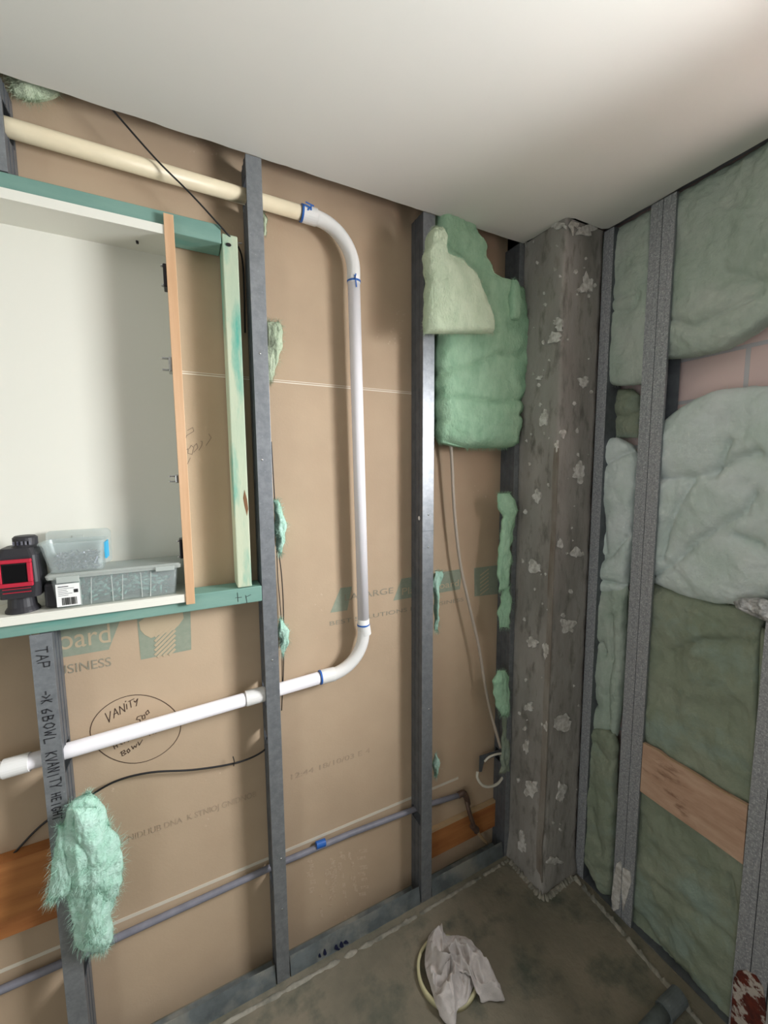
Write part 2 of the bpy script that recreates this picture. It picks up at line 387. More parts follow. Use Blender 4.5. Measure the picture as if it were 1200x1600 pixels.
q = lambda x, y: (460+x/3.3333, 860+y/3.3333)
plate([q(187, 325), q(240, 196), q(300, 188), q(275, 312)], 'print', 'printed_panel')
plate([q(515, 262), q(558, 148), q(872, 96), q(862, 203)], 'print', 'printed_panel')
a = P(*q(262, 262)); wall_text('LAFARGE', .030, a, wl, 'print_grey', w=P(*q(515, 225)).x-a.x, shear=0)
a = P(*q(560, 232)); wall_text('Plasterboard', .036, a+Vector((0, -.0005, 0)), wl, 'print_pale', w=P(*q(855, 185)).x-a.x)
a = P(*q(184, 392)); wall_text('BEST SOLUTIONS FOR BUSINESS', .020, a, wl, 'print_grey', w=P(*q(880, 245)).x-a.x)
plate([q(936, 92), q(1100, 72), q(1100, 222), q(938, 240)], 'print', 'printed_panel')
bm = bmesh.new()
for k in range(6):
    strokes(bm, [[q(968, 230-k*20), q(1010, 198-k*20)]], .0045, YB-.0006, (0, -1, 0))
mesh_obj('printed_hatching', bm, 'print_pale', wl)
a = P(190, 1318); wall_text('GNIDLIUB DNA  K STNIOJ GNIDNOB', .026, a, wl, 'print_faint', w=P(400, 1236).x-a.x)
a = P(455, 1218); wall_text('12:44 18/10/03 E 4', .026, a, wl, 'print_faint', w=P(578, 1178).x-a.x)

# ---- hand lettering: VANITY 600 HEIGHT BOWL 110 inside a ring
z = lambda x, y: (60+x/4.615, 940+y/4.615)
def zz(*l): return [z(x, y) for x, y in l]
ring = [z(700+308*math.cos(t)*(1+.06*math.cos(2*t)), 918+246*math.sin(t)) for t in [k*2*math.pi/48 for k in range(49)]]
ring = [(x, y-(x-212)*.06) for x, y in ring]
L1 = [ring,
 zz((482, 805), (512, 868), (520, 790)), zz((545, 840), (552, 770), (580, 815)), zz((545, 812), (572, 798)),
 zz((592, 812), (585, 755), (625, 792), (618, 735)), zz((640, 775), (636, 738)), zz((628, 722), (632, 716)), zz((650, 720), (690, 700)), zz((662, 715), (670, 762)),
 zz((690, 715), (700, 725), (716, 700)), zz((716, 700), (706, 752)),
 zz((745, 820), (715, 830), (708, 850), (732, 850), (736, 868), (712, 880)), zz((765, 815), (748, 825), (752, 848), (770, 840), (768, 815)), zz((790, 782), (774, 800), (782, 816), (800, 800), (790, 782)),
 zz((540, 1035), (552, 1062)), zz((560, 1025), (572, 1050)), zz((545, 1048), (568, 1036)), zz((582, 1015), (600, 1008), (584, 1022), (606, 1028)), zz((612, 1000), (622, 1018)),
 zz((640, 985), (626, 995), (640, 1005), (646, 985), (650, 1010)), zz((655, 975), (664, 995)), zz((655, 985), (672, 965), (684, 960)),
 zz((598, 1080), (606, 1112)), zz((590, 1092), (618, 1070), (626, 1080), (608, 1092), (634, 1094), (612, 1110)), zz((650, 1060), (638, 1075), (650, 1090), (662, 1075), (650, 1060)),
 zz((672, 1042), (684, 1062), (692, 1040), (704, 1050), (710, 1025)), zz((718, 1010), (728, 1035), (750, 996)),
 zz((790, 930), (804, 966)), zz((815, 922), (828, 955)), zz((848, 915), (836, 930), (846, 948), (862, 932), (848, 915)), zz((876, 895), (886, 920)), zz((876, 905), (900, 888))]
mesh_obj('marker_handwriting', strokes(bmesh.new(), L1, .0018, YB, (0, -1, 0)), 'ink', wl, label='dark marker note in a drawn ring')
v = lambda x, y: (x/2.807, 450+y/2.807)
L2 = [[v(822, 625), v(845, 612), v(850, 628), v(818, 648), v(812, 668)], [v(812, 712), v(826, 705), v(824, 725), v(842, 730), v(850, 700), v(838, 690), v(830, 705)], [v(850, 720), v(868, 700), v(862, 682), v(850, 695)], [v(872, 712), v(885, 690), (316, 690), v(880, 672)], [v(818, 780), v(835, 745)], [(322, 696), (330, 684), (326, 678)]]
mesh_obj('pencil_scribble', strokes(bmesh.new(), L2, .0011, YB, (0, -1, 0)), 'pencil', wl)
# dusty shoe print low on the board
bm = bmesh.new(); rnd = random.Random(3)
for (cx, cy, n, w_, h_) in ((486, 1372, 5, 9, 9), (566, 1358, 7, 12, 6), (520, 1375, 6, 7, 10)):
    for k in range(n):
        x = cx+rnd.uniform(-4, 4); y = cy-26+k*11+rnd.uniform(-2, 2); dx, dy = w_*rnd.uniform(.8, 1.2)/2, h_*rnd.uniform(.7, 1.1)/2
        poly(bm, [PY(x+a, y+b, YB-.0003-.00002*len(bm.verts)/12) for a, b in ((-dx, -dy+1), (dx*.9, -dy-1), (dx, dy-1.5), (-dx*.8, dy))], (0, .0003, 0))
for k in range(26):
    x = rnd.uniform(500, 560); y = rnd.uniform(1335, 1440); dx, dy = rnd.uniform(1.5, 4), rnd.uniform(2, 8)
    poly(bm, [PY(x+a, y+b, YB-.0003-.00002*len(bm.verts)/12) for a, b in ((-dx, -dy), (dx*.6, -dy), (dx, dy), (-dx, dy*.6))], (0, .0003, 0))
mesh_obj('dusty_shoe_print', bm, 'dust', wl)
bm = bmesh.new()
for (cx, cy, r, n) in ((607, 525, 22, 18), (625, 495, 14, 8), (318, 235, 26, 14), (300, 290, 20, 10), (790, 425, 8, 5), (470, 960, 60, 12), (250, 1250, 120, 16), (760, 760, 30, 5)):
    for k in range(n):
        t = rnd.uniform(0, 6.28); rr = r*rnd.uniform(.5, 1); x = cx+rr*math.cos(t); y = cy+rr*math.sin(t)*.7; s_ = rnd.uniform(.6, 2.2)
        poly(bm, [PY(x+s_*math.cos(u)*rnd.uniform(.5, 1.3), y+s_*math.sin(u)*rnd.uniform(.5, 1.3), YB-.0004) for u in (0, 1.2, 2.5, 3.8, 5)], (0, .0003, 0))
mesh_obj('plaster_flecks', bm, 'dust', wl)['kind'] = 'stuff'

# ================================================================== COLUMN
XC0, XC1, YC = 1.137, 1.3165, .968
def jag(a, b, n, amp, seed):
    return [Vector(a).lerp(Vector(b), k/n)+Vector((noise.noise(Vector((k*.7, seed, 0))), noise.noise(Vector((k*.7, seed, 5))), 0))*amp for k in range(n+1)]
bm = bmesh.new()
prof = [(XC0, 1.30)]
for k in range(13): prof.append((XC0, 1.15-(1.15-YC-.012)*k/12))
prof += [(XC0+.003, YC+.004), (XC0+.012, YC)]
for k in range(1, 13): prof.append((XC0+.012+(XC1-XC0-.012)*k/12, YC))
prof += [(XC1, 1.30)]
rings = []
nz = 150
for i in range(nz+1):
    zz_ = ZC*i/nz; r = []
    for k, (x, y) in enumerate(prof):
        p = Vector((x, y, zz_)); d = noise.noise(p*14)*.003+noise.noise(p*40)*.0015
        cr = abs(noise.noise(Vector((zz_*6, 2, 0))))*.004*(1 if 12 < k < 17 else 0)
        low = max(0, .12-zz_)*.18*(.4+.6*abs(noise.noise(p*20)))   # mortar spread at the foot
        dx = (-d-low+cr) if k < 16 else 0; dy = (-d-low+cr) if k > 12 else 0
        if k in (0, len(prof)-1): dx = dy = 0
        r.append(bm.verts.new((x+dx, y+dy, zz_)))
    rings.append(r)
for A, C in zip(rings, rings[1:]):
    for i in range(len(prof)-1): bm.faces.new((A[i], A[i+1], C[i+1], C[i]))
bm.faces.new([r_ for r_ in rings[-1]][::-1])
colm = mesh_obj('concrete_column', bm, 'column', loc=(0, 0, 0), smooth=True)
tag(colm, 'rough grey concrete corner column with chipped pale plaster smears', 'column')
def patch(cx, cy, w_, h_, face, seed, m='patch', name='plaster_smear'):
    rnd = random.Random(seed); n = 26; pts = []
    for k in range(n):
        t = 2*math.pi*k/n; r = .66+.55*noise.noise(Vector((math.cos(t)*1.3, math.sin(t)*1.3, seed*2.3)))+.2*noise.noise(Vector((math.cos(t)*4, math.sin(t)*4, seed)))+rnd.uniform(-.07, .07)
        x = cx+w_/2*r*math.cos(t); y = cy+h_/2*r*math.sin(t)
        p = PX(x, y, XC0-.0045) if face == 'L' else PY(x, y, YC-.0045)
        if face == 'L': p.y = max(p.y, YC-.002)
        else: p.x = min(max(p.x, XC0), XC1)
        pts.append(p)
    return mesh_obj(name, poly(bmesh.new(), pts, (.006, 0, 0) if face == 'L' else (0, .006, 0)), m, colm)
PT = [(872, 352, 44, 14, 'L'), (912, 358, 46, 26, 'R'), (918, 445, 28, 46, 'R'), (877, 505, 40, 30, 'L'), (864, 530, 30, 26, 'L'), (913, 597, 22, 26, 'R'), (849, 655, 20, 42, 'L'), (880, 677, 14, 16, 'R'), (871, 697, 14, 26, 'L'),
      (905, 738, 26, 40, 'R'), (838, 775, 14, 34, 'L'), (836, 885, 26, 30, 'L'), (876, 850, 12, 26, 'R'), (900, 865, 22, 24, 'R'), (888, 980, 34, 30, 'R'), (833, 1005, 26, 26, 'L'), (852, 1015, 12, 36, 'L'), (826, 1105, 18, 24, 'L'),
      (880, 1130, 36, 34, 'R'), (853, 1135, 10, 20, 'L'), (830, 1230, 30, 40, 'L'), (878, 1240, 20, 40, 'R'), (815, 1320, 14, 50, 'L'), (868, 1345, 30, 18, 'R'), (822, 1165, 12, 30, 'L'), (843, 590, 14, 10, 'L')]
for i, a in enumerate(PT): patch(*a, seed=i+1)
bm = bmesh.new(); rnd = random.Random(9)
for k in range(70):
    face = rnd.random() < .55; zf = rnd.uniform(0, 1); y = 370+zf*950; t = rnd.random()
    if face: x = 830-25*zf+t*(48-0*zf); p0 = lambda a, b: PX(a, b, XC0-.003)
    else: x = 892-32*zf+t*(42); p0 = lambda a, b: PY(a, b, YC-.003)
    s_ = rnd.uniform(.8, 3.4)
    q_ = [p0(x+s_*math.cos(u)*rnd.uniform(.4, 1.2), y+s_*math.sin(u)*rnd.uniform(.5, 1.6)) for u in (0, 1, 2, 3, 4, 5)]
    if any(not (YC-.004 < c.y < 1.14 and XC0-.004 < c.x < XC1) for c in q_): continue
    poly(bm, q_, (.005, 0, 0) if face else (0, .005, 0))
mesh_obj('plaster_flecks', bm, 'patch', colm)['kind'] = 'stuff'
def scar(y0, y1, dx0, dx1, face, seed):
    A, C = [], []; n = 24
    for k in range(n+1):
        y = y0+(y1-y0)*k/n; xc = 893+(848-893)*((y-345)/1050)
        w_ = 3+2.5*noise.noise(Vector((k*.6, seed, 0)))
        o = 3*noise.noise(Vector((k*.35, seed, 4)))
        if face == 'L': A.append(PX(xc-dx0+o, y, XC0-.004)); C.append(PX(xc-dx0+o+w_+dx1, y, XC0-.004))
        else: A.append(PY(xc+dx0+o, y, YC-.004)); C.append(PY(xc+dx0+o+w_+dx1, y, YC-.004))
    for c in A+C: c.x = max(c.x, XC0-.004); c.y = max(c.y, YC-.004)
    mesh_obj('cement_seam', poly(bmesh.new(), A+C[::-1], (.005, 0, 0) if face == 'L' else (0, .005, 0)), 'column_scar', colm)
scar(700, 1380, 12, 6, 'L', 2)

# ================================================================== METAL STUDS
def web_boxes(fix0, fix1, d0, d1, z0, z1, holes, axis):
    out = []; cuts = sorted(holes); zc = z0
    def add(a, b, c, d):  # depth a..b, z c..d
        out.append((fix0, fix1, a, b, c, d) if axis == 'x' else (a, b, fix0, fix1, c, d))
    for (c, h) in cuts:
        add(d0, d1, zc, c-h/2); e = .006
        add(d0, d0+e, c-h/2, c+h/2); add(d1-e, d1, c-h/2, c+h/2); zc = c+h/2
    add(d0, d1, zc, z1); return out
def stud_left(name, label, x0, x1, web_left, holes=(), z0=0.0, z1=ZC-.002, y=1.14, d=.072, screws=(), ribs=True):
    t = .0016; r = thing(name, label, 'stud', ((x0+x1)/2, y+d/2, z0))
    mesh_obj('flange', B((x0, x1, y, y+t, z0, z1), bev=.0005), 'galv', r)
    xw = (x0, x0+t) if web_left else (x1-t, x1)
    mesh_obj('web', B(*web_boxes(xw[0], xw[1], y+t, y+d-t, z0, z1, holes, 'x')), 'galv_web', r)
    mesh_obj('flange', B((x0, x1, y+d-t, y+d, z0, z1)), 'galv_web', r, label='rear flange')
    xl = (x1-t, x1) if web_left else (x0, x0+t)
    mesh_obj('lip', B((xl[0], xl[1], y+t, y+.010, z0, z1)), 'galv', r)
    if ribs:
        s = -1 if web_left else 1; xx = xw[0] if web_left else xw[1]
        for yy in (y+.022, y+.046):
            bx = (xx-.0014, xx, yy, yy+.004) if s < 0 else (xx, xx+.0014, yy, yy+.004)
            segs = []; zc = z0
            for (c, h) in sorted(holes): segs.append((bx[0], bx[1], bx[2], bx[3], zc, c-h/2)); zc = c+h/2
            segs.append((bx[0], bx[1], bx[2], bx[3], zc, z1))
            for sg in segs: mesh_obj('web_rib', B(sg), 'galv_web', r)
    for (sx, sz) in screws:
        bm = bmesh.new(); bmesh.ops.create_uvsphere(bm, u_segments=10, v_segments=6, radius=.003)
        for vv in bm.verts: vv.co = Vector((vv.co.x+sx, y-.0005+vv.co.y*.5, vv.co.z+sz))
        mesh_obj('screw', bm, 'steel', r, smooth=True)
    return r
HP = [(2.308, .062), (.935, .062)]
s1 = stud_left('metal_stud', 'grey steel stud left of frame with black handwriting, below treated shelf timber', -.323, -.283, False, [(.905, .062), (.333, .045)], z1=1.226)
s0 = stud_left('metal_stud', 'short grey steel stud above the recessed cabinet at the top left', -.323, -.283, False, [(2.311, .062)], z0=2.20)
s2 = stud_left('metal_stud', 'grey steel stud directly right of the treated timber frame, crossing both white pipes', .187, .226, True, [(2.308, .062), (.935, .062), (.339, .045), (.80, .03)], screws=[(.212, .42), (.207, 1.05), (.20, 1.62), (.205, 1.9), (.21, .25)])
s3 = stud_left('metal_stud', 'shiny steel stud between the bent white pipe and the hanging green batt', .712, .756, True, [(.325, .045)], screws=[(.735, 1.33), (.735, 1.44), (.74, .75), (.738, .69)])
s4 = stud_left('metal_stud', 'narrow steel stud against the left side of the concrete column', 1.112, 1.134, True, [(.42, .05)], screws=[])
# short telescoping joint line and white dab on the third stud
mesh_obj('joint_clip', B((.713, .7555, 1.1385, 1.1400, 1.385, 1.3865)), 'galv_web', s3)
bm = bmesh.new(); bmesh.ops.create_uvsphere(bm, u_segments=12, v_segments=8, radius=.006)
p = PY(656, 809, 1.17)
for vv in bm.verts: vv.co = Vector((.711+vv.co.x*.3, 1.16+vv.co.y, p.z+vv.co.z*1.2))
mesh_obj('plaster_dab', bm, 'pvc_fit', s3, smooth=True)
# pen lettering down the first stud
FONT = {'T': [[(0, 1), (1, 1)], [(.5, 1), (.5, 0)]], 'A': [[(0, 0), (.45, 1), (.95, 0)], [(.2, .4), (.75, .4)]], 'P': [[(0, 0), (.05, 1), (.8, .95), (.8, .5), (.05, .45)]],
 'K': [[(.1, 0), (.1, 1)], [(.9, .95), (.1, .45), (.9, 0)]], '-': [[(0, .5), (1, .5)]], '>': [[(0, .85), (.8, .5), (0, .15)]], '6': [[(.7, .95), (.1, .5), (.2, .05), (.7, .1), (.75, .4), (.2, .45)]],
 'B': [[(.1, 0), (.1, 1), (.7, .85), (.6, .55), (.1, .5), (.85, .4), (.75, .05), (.1, 0)]], 'O': [[(.5, 1), (.1, .7), (.1, .25), (.5, 0), (.9, .3), (.85, .8), (.5, 1)]], 'W': [[(0, 1), (.25, 0), (.5, .6), (.7, 0), (1, 1)]],
 'L': [[(.2, 1), (.15, 0), (.9, .05)]], 'V': [[(0, 1), (.45, 0), (.9, 1)]], 'N': [[(.05, 0), (.1, 1), (.8, 0), (.85, 1)]], 'I': [[(.5, 1), (.5, 0)]], 'Y': [[(0, 1), (.5, .5), (.95, 1)], [(.5, .5), (.4, 0)]],
 'H': [[(.1, 1), (.1, 0)], [(.85, 1), (.85, 0)], [(.1, .5), (.85, .5)]], 'E': [[(.85, 1), (.1, 1), (.1, 0), (.85, 0)], [(.1, .5), (.7, .5)]], 'G': [[(.85, .85), (.3, 1), (.05, .4), (.4, 0), (.85, .2), (.85, .45), (.5, .45)]]}
bmw = bmesh.new(); rnd = random.Random(11)
for (txt, pxs, pys, pye, hgt) in (('TAP', 60, 1012, 1048, .021), ('->K', 63, 1082, 1102, .020), ('6BOWL', 68, 1108, 1166, .020), ('KVANITY', 75, 1176, 1236, .021), ('HEIGHT', 84, 1240, 1284, .017)):
    p0 = PY(pxs, pys, 1.1397); p1 = PY(pxs, pye, 1.1397); n_ = len(txt); st_ = (p0.z-p1.z)/n_
    for i, ch in enumerate(txt):
        jx = rnd.uniform(-.002, .002)
        for ln in FONT[ch]:
            P3 = [Vector((-.303-hgt/2+jx+v_*hgt+(0.0), 1.1397, p0.z-(i+u_*.78)*st_)) for u_, v_ in ln]
            for q1, q2 in zip(P3, P3[1:]):
                d = (q2-q1).normalized(); sd = d.cross(Vector((0, -1, 0)))*.0010; e = d*.0006; L_ = Vector((0, -.0004, 0))
                poly(bmw, [q1-e-sd+L_, q2+e-sd+L_, q2+e+sd+L_, q1-e+sd+L_], (0, -.0003, 0))
mesh_obj('marker_handwriting', bmw, 'ink_dark', s1, label='black marker words TAP, BOWL, VANITY HEIGHT')

def stud_right(name, label, y0, y1, web_far, z0=0, z1=ZC-.004, x=XR, d=.075, screws=()):
    t = .0016; r = thing(name, label, 'stud', (x+d/2, (y0+y1)/2, z0))
    mesh_obj('flange', B((x, x+t, y0, y1, z0, z1), bev=.0005), 'galv_rough', r)
    yw = (y1-t, y1) if web_far else (y0, y0+t)
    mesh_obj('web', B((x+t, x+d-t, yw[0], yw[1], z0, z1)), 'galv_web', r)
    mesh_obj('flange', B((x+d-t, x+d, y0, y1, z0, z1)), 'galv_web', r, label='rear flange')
    yl = (y0, y0+t) if web_far else (y1-t, y1)
    mesh_obj('lip', B((x+t, x+.010, yl[0], yl[1], z0, z1)), 'galv', r)
    for yy in ((y0+y1)/2-.004,):
        mesh_obj('flange_rib', B((x-.0008, x, yy, yy+.0025, z0, z1)), 'galv_rough', r)
    return r
sA = stud_right('metal_stud', 'narrow steel stud against the right side of the concrete column', .930, .9655, False, z1=ZC-.004)
sB1 = stud_right('metal_stud', 'left one of two back-to-back speckled steel studs in the insulated wall', .7775, .812, False)
sB2 = stud_right('metal_stud', 'right one of two back-to-back speckled steel studs in the insulated wall', .741, .776, True)
sC1 = stud_right('metal_stud', 'steel stud at right frame edge with a flaking rusty foot, right of plywood offcut', .4255, .460, False)
sC2 = stud_right('metal_stud', 'steel stud at the very right frame edge behind the rust-footed one', .389, .424, True)
# flaking mortar and rust at the feet of studs
def face_patch(pts, root, name, m, x=XR, th=.004, label=None):
    return mesh_obj(name, poly(bmesh.new(), [PX(a, b, x-th) for a, b in pts], (th-.0002, 0, 0)), m, root, label=label)
face_patch([(963, 1350), (968, 1346), (971, 1352), (970, 1385), (967, 1420), (958, 1424), (955, 1405), (958, 1375)], sB1, 'mortar_splash', 'patch')
face_patch([(973, 1356), (984, 1362), (986, 1378), (980, 1400), (973, 1425), (971, 1390)], sB2, 'mortar_splash', 'patch')
face_patch([(1146, 1530), (1152, 1518), (1164, 1517), (1180, 1526), (1192, 1545), (1196, 1580), (1192, 1640), (1140, 1620)], sC1, 'rust_flake', 'rust', th=.006, label='rusty and white flaking foot')

# ---- bottom track, mortar at its foot
def track_seg(x0, x1): return (x0, x1)
tr = thing('bottom_track', 'dusty steel floor track running under the studs of the brown wall', 'track', (.2, 1.18, 0))
for (x0, x1) in ((-1.7, -.327), (-.279, .183), (.230, .708), (.760, 1.108)):
    bm = bmesh.new(); n = int((x1-x0)/.012)+1; R_ = []
    for i in range(n+1):
        x = x0+(x1-x0)*i/n; e = min(1, min(x-x0, x1-x)/.03+.15); w1 = noise.noise(Vector((x*9, 0, 0))); w2 = noise.noise(Vector((x*25, 3, 0)))
        R_.append([bm.verts.new(q_) for q_ in ((x, 1.208, -.003), (x, 1.208, .004), (x, 1.155, .004), (x, 1.152, .060+.003*w1), (x, 1.150, .060+.003*w1), (x, 1.143, .02), (x, 1.140, -.003))])
    for A, C in zip(R_, R_[1:]):
        for k in range(7): bm.faces.new((A[k], A[(k+1) % 7], C[(k+1) % 7], C[k]))
    bm.faces.new(R_[0]); bm.faces.new(R_[-1][::-1]); bmesh.ops.recalc_face_normals(bm, faces=bm.faces)
    mesh_obj('track_flange', bm, 'track', tr, smooth=False)
# dark blue paint drips
for (x, y, w_, h_) in ((500, 1494, 3, 4), (508, 1489, 4, 7), (526, 1481, 5, 6), (534, 1477, 5, 7), (541, 1473, 6, 4), (530, 1484, 4, 3)):
    mesh_obj('paint_spot', poly(bmesh.new(), [PY(x+w_*math.cos(u)*.6*(1+.3*math.sin(3*u)), y+h_*math.sin(u)*.6, 1.1395) for u in [k*math.pi/5 for k in range(10)]], (0, .009, 0)), 'blue_spot', tr, label='navy blue paint spot')
def ridge(name, label, pts, w_, h_, m, seed):
    path = smooth_path(pts, 30); bm = bmesh.new(); R_ = []
    for i, p in enumerate(path):
        t = (path[min(i+1, len(path)-1)]-path[max(i-1, 0)]).normalized(); s = Vector((t.y, -t.x, 0))
        k = 1+.55*noise.noise(Vector((i*.3, seed, 0))); k2 = 1+1.5*noise.noise(Vector((i*.38, seed, 7)))
        R_.append([bm.verts.new(p+s*(w_*k*a)+Vector((0, 0, h_*k2*b-.005))) for a, b in ((-1, 0), (-.7, .6), (-.2, 1), (.3, .8), (.7, .45), (1, 0))])
    for A, C in zip(R_, R_[1:]):
        for k in range(5): bm.faces.new((A[k], A[k+1], C[k+1], C[k]))
    for f in bm.faces: f.smooth = True
    return struct(name, bm, m)
ridge('trim_2', '', [(-.6, 1.122, 0), (.0, 1.118, 0), (.4, 1.112, 0), (.7, 1.112, 0), (1.0, 1.118, 0), (1.13, 1.12, 0)], .009, .008, 'mortar', 1)
ridge('trim_3', '', [(1.296, .95, 0), (1.285, .80, 0), (1.268, .65, 0), (1.255, .5, 0), (1.245, .36, 0)], .009, .014, 'mortar', 4)
ridge('trim_4', '', [(1.118, 1.11, 0), (1.12, 1.03, 0), (1.128, .95, 0), (1.2, .95, 0), (1.29, .955, 0)], .014, .013, 'mortar', 8)
# track under the insulated wall
bt = thing('bottom_track', 'dark steel floor track under the insulated right wall', 'track', (1.35, .4, 0))
mesh_obj('track_base', B((1.322, 1.395, -.3, .96, -.004, .002)), 'galv_web', bt)
# top tracks
tt = thing('top_track', 'dark steel ceiling track above the brown board', 'track', (.2, 1.18, ZC))
mesh_obj('track_base', B((-1.7, 1.13, 1.146, 1.213, ZC+.105, ZC+.108)), 'galv_web', tt)
# torn scraps at the ceiling edge
def scrap(label, pts, fn, plane, th, m='chip'):
    P_ = [fn(a, b, plane) for a, b in pts]; c = sum(P_, Vector())/len(P_)
    d = (0, th, 0) if fn is PY else (th, 0, 0)
    o = mesh_obj('torn_plaster_scrap', poly(bmesh.new(), P_, d), m, loc=c); return tag(o, label, 'plaster scrap')
scrap('torn white plaster scrap hanging where ceiling meets the column left side', [(820, 376), (834, 382), (836, 386), (833, 384), (831, 392), (828, 384), (823, 387), (821, 382)], PY, 1.135, .003)
scrap('small torn paper curl under the ceiling edge above the recessed cabinet', [(189, 164), (232, 174), (234, 181), (229, 182), (224, 178), (192, 169)], PY, 1.138, .002)
scrap('white plaster scrap stuck at top corner of the concrete column', [(893, 345), (905, 349), (903, 356), (897, 352), (896, 368), (893, 358), (889, 352)], PY, YC-.006, .003)

# ================================================================== TIMBER FRAME AND CABINET
YT = 1.139
def timber(label, x0, x1, z0, z1, m, y0=YT, y1=1.209, parts=None):
    r = thing('treated_timber', label, 'timber', ((x0+x1)/2, (y0+y1)/2, z0))
    mesh_obj('timber_length', B((x0, x1, y0, y1, z0, z1), bev=.0025), m, r); return r
zt1 = PY(345, 352, 1.14).z
t1 = timber('green treated pine beam across the top of the recessed cabinet', -1.2, .121, 2.1545, 2.198, 'treated')
t2 = timber('pale green treated pine upright right of the recessed cabinet', .123, .160, 1.274, 2.180, 'treated_pale')
t3 = timber('green treated pine beam under the recessed cabinet and tubs', -1.2, .186, 1.228, 1.272, 'treated')
bm = bmesh.new(); bmesh.ops.create_cone(bm, segments=12, radius1=.0055, radius2=.0045, depth=.003, cap_ends=True)
pt = PY(357, 383, YT)
for vv in bm.verts: vv.co = Vector((pt.x+vv.co.x*1.2, YT-.001+vv.co.z, pt.z+vv.co.y*.8))
mesh_obj('screw', bm, 'dark_metal', t2)
pk = [(382, 765), (386, 780), (388, 795), (386, 806), (382, 790), (380, 778)]
mesh_obj('split_knot', poly(bmesh.new(), [PY(a, b, YT-.0006) for a, b in pk], (0, .001, 0)), 'pine_end', t2)
# nail at the top of the upright
mesh_obj('nail', T([(.158, 1.15, 2.17), (.172, 1.15, 2.172)], .0012, 6), 'steel', t2)
mesh_obj('pencil_mark', strokes(bmesh.new(), [[(371, 926), (372, 940)], [(368, 934), (378, 933)], [(384, 930), (386, 942)], [(384, 933), (392, 929)]], .0012, YT, (0, -1, 0)), 'ink_dark', t3)

YF, YK = 1.126, 1.240                         # cabinet front and back panel
cb_ = thing('recessed_cabinet', 'white recessed wall cabinet with beige edged side panel, no doors', 'cabinet', (-.3, 1.18, 1.262))
mesh_obj('back_panel', B((-.9, .005, YK, YK+.006, 1.262, 2.154)), 'cab', cb_)
mesh_obj('top_panel', B((-.9, .003, YF+.006, YK, 2.142, 2.154)), 'cab', cb_)
mesh_obj('top_edge_strip', B((-.9, -.0045, YF, YF+.006, 2.1405, 2.161)), 'cab', cb_)
mesh_obj('bottom_panel', B((-.9, .003, YF, YK, 1.2735, 1.279)), 'cab', cb_)
mesh_obj('bottom_edge_strip', B((-.9, -.005, YF, YF+.010, 1.258, 1.2735), bev=.001), 'cab', cb_)
sp = mesh_obj('side_panel', B((-.003, .013, YF+.003, YK, 1.2795, 2.1415)), 'cab', cb_)
bm = bmesh.new()
zs = [1.250+(2.182-1.250)*k/30 for k in range(31)]
for k in range(31):
    pass
box(bm, -.0045, .0165, YF-.003, YF+.003, 1.252, 2.186, bev=.0008)
mesh_obj('side_edge_tape', bm, 'edge', cb_, label='beige wood-look front edge')
for (x0, y0, h_, mm) in ((255, 434, 30, 'dark_metal'), (262, 571, 20, 'steel'), (272, 748, 12, 'steel'), (284, 856, 28, 'dark_metal')):
    c = PY(x0+4, y0, YF+.02)
    hh = h_*.00175
    hb = mesh_obj('hinge', B((-.012, -.0035, YF+.004, YF+.040, c.z-hh/2, c.z+hh/2), bev=.002), mm, cb_, label='metal concealed hinge')
    for q0 in (c.z-hh/2+.002, c.z+hh/2-.006): mesh_obj('hinge_arm', B((-.026 if mm == 'steel' else -.017, -.012, YF+.006, YF+.016, q0, q0+.004), bev=.001), 'steel', hb)
c = PY(215, 386, 1.2)
mesh_obj('screw', T([(c.x, 1.19, 2.143), (c.x+.001, 1.19, 2.136)], .003, 8), 'dark_metal', cb_)

# ================================================================== SHELF THINGS
ZS = 1.2795
# large clear tub
def ring_loft(bm, sections, closed_bottom=True):
    rs = []
    for (x0, x1, y0, y1, z, r) in sections:
        pts = []
        for (cx, cy, a0) in ((x1-r, y1-r, 0), (x0+r, y1-r, 90), (x0+r, y0+r, 180), (x1-r, y0+r, 270)):
            for k in range(5):
                a = math.radians(a0+k*22.5); pts.append(bm.verts.new((cx+r*math.cos(a), cy+r*math.sin(a), z)))
        rs.append(pts)
    for A, C in zip(rs, rs[1:]):
        n = len(A)
        for i in range(n): bm.faces.new((A[i], A[(i+1) % n], C[(i+1) % n], C[i]))
    if closed_bottom: bm.faces.new(rs[0][::-1])
    bm.faces.new(rs[-1]) if closed_bottom == 'both' else None
    return bm
bt_ = thing('plastic_tub', 'large clear plastic tub with white barcode label and clip lid, on shelf', 'storage tub', (-.15, 1.175, ZS))
xa, xb = -.272, -.022; y0, y1 = 1.134, 1.225
z1_ = ZS+.072
bm = bmesh.new(); ring_loft(bm, [(xa+.004, xb-.004, y0+.004, y1-.004, ZS+.001, .008), (xa-.004, xb+.004, y0-.002, y1+.002, z1_, .01), (xa-.002, xb+.002, y0, y1, z1_, .01), (xa+.006, xb-.006, y0+.006, y1-.006, ZS+.004, .008)])
mesh_obj('tub_body', bm, 'clear', bt_, smooth=True)
ld = mesh_obj('lid', ring_loft(bmesh.new(), [(xa-.010, xb+.012, y0-.006, y1+.006, z1_-.002, .008), (xa-.012, xb+.014, y0-.008, y1+.008, z1_+.006, .01), (xa-.008, xb+.010, y0-.004, y1+.004, z1_+.010, .01)], 'both'), 'clear_lid', bt_, smooth=False)
mesh_obj('lid_clip', B((xa+.010, xa+.052, y0-.011, y0-.0085, z1_-.010, z1_+.004), bev=.001), 'clear_lid', ld)
mesh_obj('lid_clip', B((xb-.045, xb-.004, y0-.011, y0-.0085, z1_-.006, z1_+.005), bev=.001), 'clear_lid', ld)
